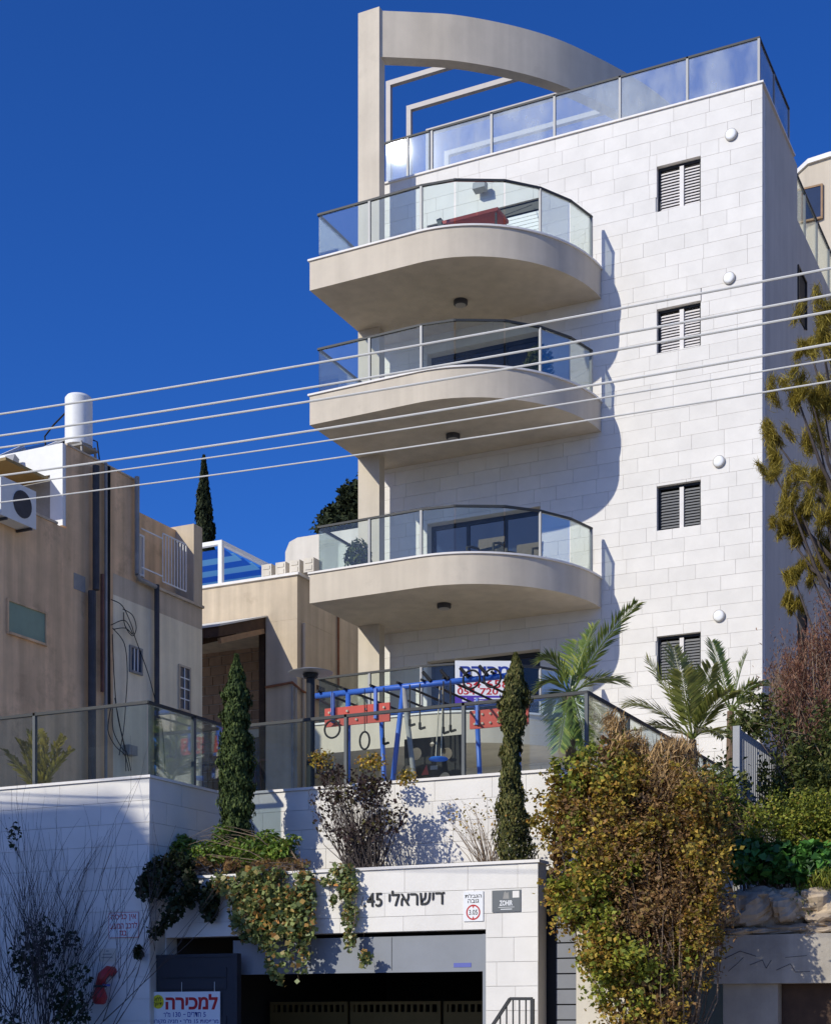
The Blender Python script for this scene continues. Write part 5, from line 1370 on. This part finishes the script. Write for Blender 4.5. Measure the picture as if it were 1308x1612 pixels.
for i, (u, v, s) in enumerate(TU):
    e = P(u, v, Y=YT + r_.uniform(-.7, .7)); m = px_m(u, YT)
    zs_ = max(3.8, e.z - r_.uniform(1.2, 2.4)); f = (zs_ - 3.3) / 10
    p0 = Vector((bx - .2 * f, YT, zs_)); mid = p0.lerp(e, .55) + Vector((0, 0, -.25))
    build('limb', MB().tube([p0, mid, e - Vector((0, 0, s * m * .4))], [.045, .03, .012], 6), 'twig_dark', t)
    for kk in range(7):                          # several sprays of needles on each limb
        n = 190; ax = np.array([r_.uniform(-.7, .7), r_.uniform(-.7, .7), 1.0]); ax /= np.linalg.norm(ax)
        o0 = np.array(e) + rng.normal(size=3) * s * m * np.array([.55, .55, .45])
        tt = rng.uniform(-.5, .9, n)[:, None]
        c0 = o0 + ax * tt * s * m * .8 + rng.normal(size=(n, 3)) * s * m * .13
        T = ax * .9 + unit(n) * .55
        V_.append(kites(c0, unit(n), .21 * rng.uniform(.6, 1.4, n), .05, T=T))
quads('crown', np.concatenate(V_), 'leaf_gold', t, kind='stuff')

# palms
def frond(parent, b, tip, material, lift=.3, n=44, ll=.42, seed=1, w=.10):
    rr = np.random.default_rng(seed)
    b = np.array(b); tip = np.array(tip); mid = (b + tip) / 2 + np.array([0, 0, lift])
    ts = np.linspace(0, 1, 14); pts = [tuple((1 - t_) ** 2 * b + 2 * t_ * (1 - t_) * mid + t_ ** 2 * tip) for t_ in ts]
    o = build('frond', MB().tube(pts, [.022 * (1 - .85 * t_) for t_ in ts], 5), material, parent)
    V = []
    for sgn in (-1, 1):
        for i in range(n):
            t_ = .14 + .86 * (i + .3 * rr.uniform()) / n
            p_ = (1 - t_) ** 2 * b + 2 * t_ * (1 - t_) * mid + t_ ** 2 * tip
            d = 2 * (1 - t_) * (mid - b) + 2 * t_ * (tip - mid); d /= np.linalg.norm(d)
            sd = np.cross(d, [0, 0, 1]); sd /= np.linalg.norm(sd) + 1e-9
            up = np.cross(sd, d)
            L = ll * (math.sin(math.pi * min(1, .12 + .8 * t_)) ** .6) * rr.uniform(.85, 1.1)
            dr = sd * sgn * .75 + d * .75 + up * rr.uniform(.0, .35) - np.array([0, 0, .15])
            dr /= np.linalg.norm(dr)
            wd_ = np.cross(dr, up); wd_ /= np.linalg.norm(wd_); wd_ *= w * .22
            V.append([p_ - wd_ * .4, p_ + dr * L * .45 - wd_, p_ + dr * L - np.array([0, 0, .05 * L]), p_ + dr * L * .45 + wd_])
    q_ = quads('leaflets', np.array(V), material, o, kind='stuff')
    return o
def palm(label, u, v, Y, zb, tips, material, seed, group='terrace palms', ll=.44):
    c = P(u, v, Y=Y)
    t = thing('palm', label, 'palm', (c.x, Y, zb), group)
    build('trunk', MB().tube([(c.x, Y, zb), (c.x, Y, (zb + c.z) / 2), tuple(c)], [.13, .10, .07], 10), 'bark', t)
    for i, (uu, vv, dY, lift) in enumerate(tips):
        frond(t, tuple(c), tuple(P(uu, vv, Y=Y + dY)), material, lift, seed=seed + i, ll=ll)
    return t
palm('palm on the terrace with one tall frond in front of the tower', 898, 1095, 24.4, FZ, [(1003, 950, -.2, .25), (935, 985, .3, .2), (852, 1040, -.3, .45), (848, 1085, -.3, .35), (880, 1180, -.6, .3), (925, 1190, -.5, .35), (958, 1150, -.5, .35), (870, 1130, .4, .4), (985, 1075, .2, .3), (910, 1010, .9, .2)], 'leaf_palm', 40)
palm('pale green palm below the lowest shuttered window', 1090, 1165, 27.3, FZ, [(1018, 1040, -.3, .15), (1060, 1020, .2, .15), (1120, 1050, -.2, .15), (985, 1110, -.3, .40), (1010, 1150, -.5, .3), (1150, 1090, -.4, .25), (1140, 1160, -.5, .3), (1075, 1060, -.8, .1)], 'leaf_palm_pale', 60, ll=.54)
palm('palm with arching fronds between the pale palm and the reddish shrub', 1150, 1120, 30.2, FZ, [(1215, 1080, -.2, .45), (1225, 1105, -.4, .35), (1120, 1010, .2, .15), (1175, 1030, .1, .2), (1100, 1075, -.3, .35), (1190, 1150, -.5, .3)], 'leaf_palm', 80)
t = thing('potted_palm', 'small yellowing palm behind the glass of the left terrace', 'palm', (P(62, 1220, Y=19.2).x, 19.2, 5.10))
c = P(62, 1222, Y=19.2)
build('pot', MB().lathe((c.x, 19.2, 5.10), [(.14, 0), (.19, .02), (.2, .06)], 16), 'terracotta', t)
for i, (uu, vv) in enumerate(((5, 1180), (30, 1165), (48, 1152), (75, 1160), (100, 1160), (112, 1180), (20, 1200), (60, 1150))):
    frond(t, (c.x, 19.2, 5.14), tuple(P(uu, vv, Y=19.1 + .05 * i)), 'leaf_gold', .12, 14, .24, 100 + i, .2)

# planter plants
SO = 3.56
t = thing('planter_shrub', 'bright green leafy shrub in the planter around the slim cypress foot', 'shrub', (-11.9, 19.3, SO))
pb_ = [blob(290, 1335, 22, 24, 19.15, .2), blob(330, 1345, 40, 22, 19.2, .25), blob(390, 1342, 50, 24, 19.25, .25), blob(440, 1345, 36, 22, 19.2, .2), blob(300, 1318, 14, 14, 19.2, .12), blob(420, 1326, 26, 20, 19.3, .2), blob(345, 1318, 22, 20, 19.3, .15), blob(460, 1335, 20, 22, 19.25, .15), blob(275, 1345, 20, 20, 19.0, .15)]
leaves('foliage', pb_, 5200, .085, 'leaf_bright', t, gap=-.9, k=5, aspect=.4, seed=31, up=.6)
leaves('dry_foliage', [blob(330, 1362, 60, 12, 19.0, .2), blob(440, 1362, 60, 10, 19.0, .2)], 1500, .06, 'leaf_brown', t, gap=-1, aspect=.5, seed=32)
twigs('twigs', pb_, 90, [(-12.6, 19.3, SO), (-11.8, 19.3, SO), (-11.2, 19.3, SO)], 'twig', t, .006, seed=33)
t = thing('plum_shrub', 'brown purple twiggy shrub in the planter before the terrace wall', 'shrub', (P(570, 1350, Y=19.7).x, 19.7, SO))
sb_ = [blob(520, 1275, 38, 45, 19.7, .3), blob(565, 1255, 45, 45, 19.7, .35), blob(605, 1290, 40, 50, 19.7, .35), blob(560, 1310, 50, 35, 19.6, .3), blob(520, 1220, 25, 22, 19.8, .2), blob(590, 1235, 30, 25, 19.7, .2)]
bs = [(t.location.x - .15, 19.7, SO), (t.location.x, 19.7, SO), (t.location.x + .2, 19.7, SO)]
leaves('foliage', sb_, 3000, .06, 'leaf_plum', t, gap=-.55, k=5, aspect=.7, seed=34)
twigs('twigs', sb_, 220, bs, 'twig_dark', t, .006, seed=35)
leaves('young_leaves', [blob(505, 1195, 26, 16, 19.9, .15), blob(585, 1200, 30, 16, 19.9, .15), blob(640, 1225, 22, 16, 19.9, .15)], 520, .06, 'leaf_olive', t, gap=-2, seed=36)
t = thing('bare_shrub', 'thin leafless shrub in the planter left of the olive cypress', 'shrub', (P(765, 1350, Y=19.7).x, 19.7, SO))
ts_ = [blob(720, 1290, 30, 40, 19.7, .2), blob(760, 1285, 40, 40, 19.7, .25), blob(800, 1300, 30, 36, 19.5, .2)]
twigs('twigs', ts_, 70, [(t.location.x, 19.7, SO), (t.location.x + .15, 19.6, SO)], 'twig', t, .004, seed=37)
leaves('foliage', ts_, 160, .05, 'leaf_olive', t, gap=-2, seed=38)
t = thing('fallen_leaf_mat', 'low dry leafy growth along the planter edge under the shrubs', 'ground cover', (-9.6, 19.1, SO))
leaves('foliage', [((x, 19.12, SO + .05), (.5, .22, .06)) for x in np.linspace(-11.0, -7.9, 7)], 1500, .07, 'leaf_brown', t, gap=-1.5, aspect=.6, seed=39)

# hanging vines
def vine(name, label, blobs, n, size, material, top, seed, strands=30, cat='vine', gap=-.8):
    t = thing(name, label, cat, top)
    V = leaves('foliage', blobs, n, size, material, t, gap=gap, k=4.0, aspect=.85, seed=seed, up=.35, outw=.1, bias=.6, lim=lambda p: (p[:, 1] < GY - .02) | (p[:, 2] > 3.68))
    twigs('stems', blobs, strands, [(top[0] + d_, top[1], top[2]) for d_ in (-.3, -.1, .1, .3)], 'twig', t, .005, seed=seed + 1)
    return t
vb = [blob(410, 1390, 55, 28, 18.6, .18), blob(430, 1430, 62, 40, 18.55, .2), blob(445, 1475, 55, 42, 18.5, .2), blob(455, 1515, 46, 34, 18.5, .18), blob(455, 1540, 30, 16, 18.5, .14), blob(375, 1420, 22, 40, 18.6, .14), blob(480, 1400, 20, 40, 18.6, .12), blob(350, 1405, 26, 34, 18.62, .08), blob(395, 1450, 40, 40, 18.5, .15), blob(472, 1450, 30, 60, 18.5, .14)]
vine('hanging_vine', 'broad sunlit green vine hanging over the garage front, left of the number', vb, 6000, .085, 'leaf_vine', (P(430, 1365, Y=18.8).x, 18.85, 3.7), 51, 60)
vb = [blob(250, 1380, 28, 34, 18.3, .18), blob(262, 1420, 34, 40, 18.25, .18), blob(245, 1455, 20, 26, 18.25, .14), blob(280, 1360, 30, 20, 18.6, .2), blob(225, 1395, 12, 26, 18.2, .08), blob(218, 1500, 8, 12, 18.25, .05), blob(300, 1400, 16, 34, 18.5, .1), blob(330, 1420, 18, 34, 18.6, .1)]
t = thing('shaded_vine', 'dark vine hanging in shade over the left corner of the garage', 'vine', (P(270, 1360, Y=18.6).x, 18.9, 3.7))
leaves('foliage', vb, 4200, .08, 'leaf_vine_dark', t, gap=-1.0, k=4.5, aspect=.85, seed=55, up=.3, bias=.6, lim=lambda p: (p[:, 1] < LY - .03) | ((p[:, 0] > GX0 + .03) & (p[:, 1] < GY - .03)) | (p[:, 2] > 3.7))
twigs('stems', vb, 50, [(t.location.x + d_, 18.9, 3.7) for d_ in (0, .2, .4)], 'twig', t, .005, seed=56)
vb = [blob(540, 1372, 26, 14, 18.65, .1), blob(546, 1400, 20, 26, 18.6, .08), blob(550, 1440, 15, 30, 18.6, .08), blob(552, 1480, 12, 22, 18.6, .06), blob(575, 1510, 14, 16, 18.6, .06), blob(515, 1388, 16, 8, 18.65, .06), blob(525, 1420, 8, 14, 18.6, .05)]
vine('thin_vine', 'narrow vine trailing past the house number on the garage front', vb, 900, .072, 'leaf_vine', (P(552, 1365, Y=18.8).x, 18.85, 3.7), 58, 14, gap=-3)

# bare shrub in front of the left wall
t = thing('bare_bush', 'large bare branched bush against the shaded left wall', 'bush', (P(40, 1700, Y=17.7).x, 17.7, 0))
br = MB(); r_ = random.Random(21)
def grow(p, d, L, r, depth):
    pts = [p]; q = p.copy(); dd_ = d.copy()
    for i in range(4):
        dd_ = (dd_ + Vector((r_.uniform(-.18, .18), r_.uniform(-.10, .10), r_.uniform(-.05, .16)))).normalized()
        q = q + dd_ * L / 4
        if q.y > LY - .06: q.y = LY - .06
        pts.append(q.copy())
    br.tube(pts, [r * (1 - .15 * i) for i in range(5)], 4, cap=False)
    if depth > 0:
        for k in range(3 if depth > 1 else 2):
            i = r_.choice([2, 3, 4])
            nd = (dd_ + Vector((r_.uniform(-.55, .6), r_.uniform(-.25, .25), r_.uniform(-.1, .5)))).normalized()
            grow(pts[i], nd, L * r_.uniform(.6, .85), r * .62, depth - 1)
for i in range(24):
    b0 = Vector((t.location.x + r_.uniform(-.5, .5), 17.7 + r_.uniform(-.2, .15), 0))
    grow(b0, Vector((r_.uniform(-.5, .95), r_.uniform(-.05, .12), 1)).normalized(), r_.uniform(1.5, 2.2), .014, 3)
build('branches', br, 'twig_dark', t)['kind'] = 'stuff'
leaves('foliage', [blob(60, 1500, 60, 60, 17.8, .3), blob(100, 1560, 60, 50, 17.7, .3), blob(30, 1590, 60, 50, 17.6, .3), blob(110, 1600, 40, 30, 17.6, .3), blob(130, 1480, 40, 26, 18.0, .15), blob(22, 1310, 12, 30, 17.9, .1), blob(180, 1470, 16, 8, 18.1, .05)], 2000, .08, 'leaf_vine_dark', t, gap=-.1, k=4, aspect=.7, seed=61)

# grey slat fence on the slope
XF = -5.6
fy0, fy1 = P(1160, 1150, X=XF).y, P(1232, 1190, X=XF).y
ft = P(1160, 1146, X=XF).z
fe = thing('slat_fence', 'grey upright slat fence among the shrubs on the right slope', 'fence', (XF, fy0, 3.0))
for y in (fy0, fy0 + (fy1 - fy0) * .78): build('post', MB().box(XF - .05, XF + .05, y - .05, y + .05, 2.6, ft + .02), 'post_metal', fe)
build('top_rail', MB().box(XF - .025, XF + .025, fy0, fy1 + .6, ft - .06, ft - .01), 'rail_metal', fe)
build('bottom_rail', MB().box(XF - .025, XF + .025, fy0, fy1 + .6, 4.2, 4.25), 'rail_metal', fe)
n = 30
for i in range(n):
    y = fy0 + .1 + (fy1 + .5 - fy0) * i / n
    build('slat', MB().box(XF + .026, XF + .045, y, y + .055, 4.0, ft - .03), 'post_metal', fe)
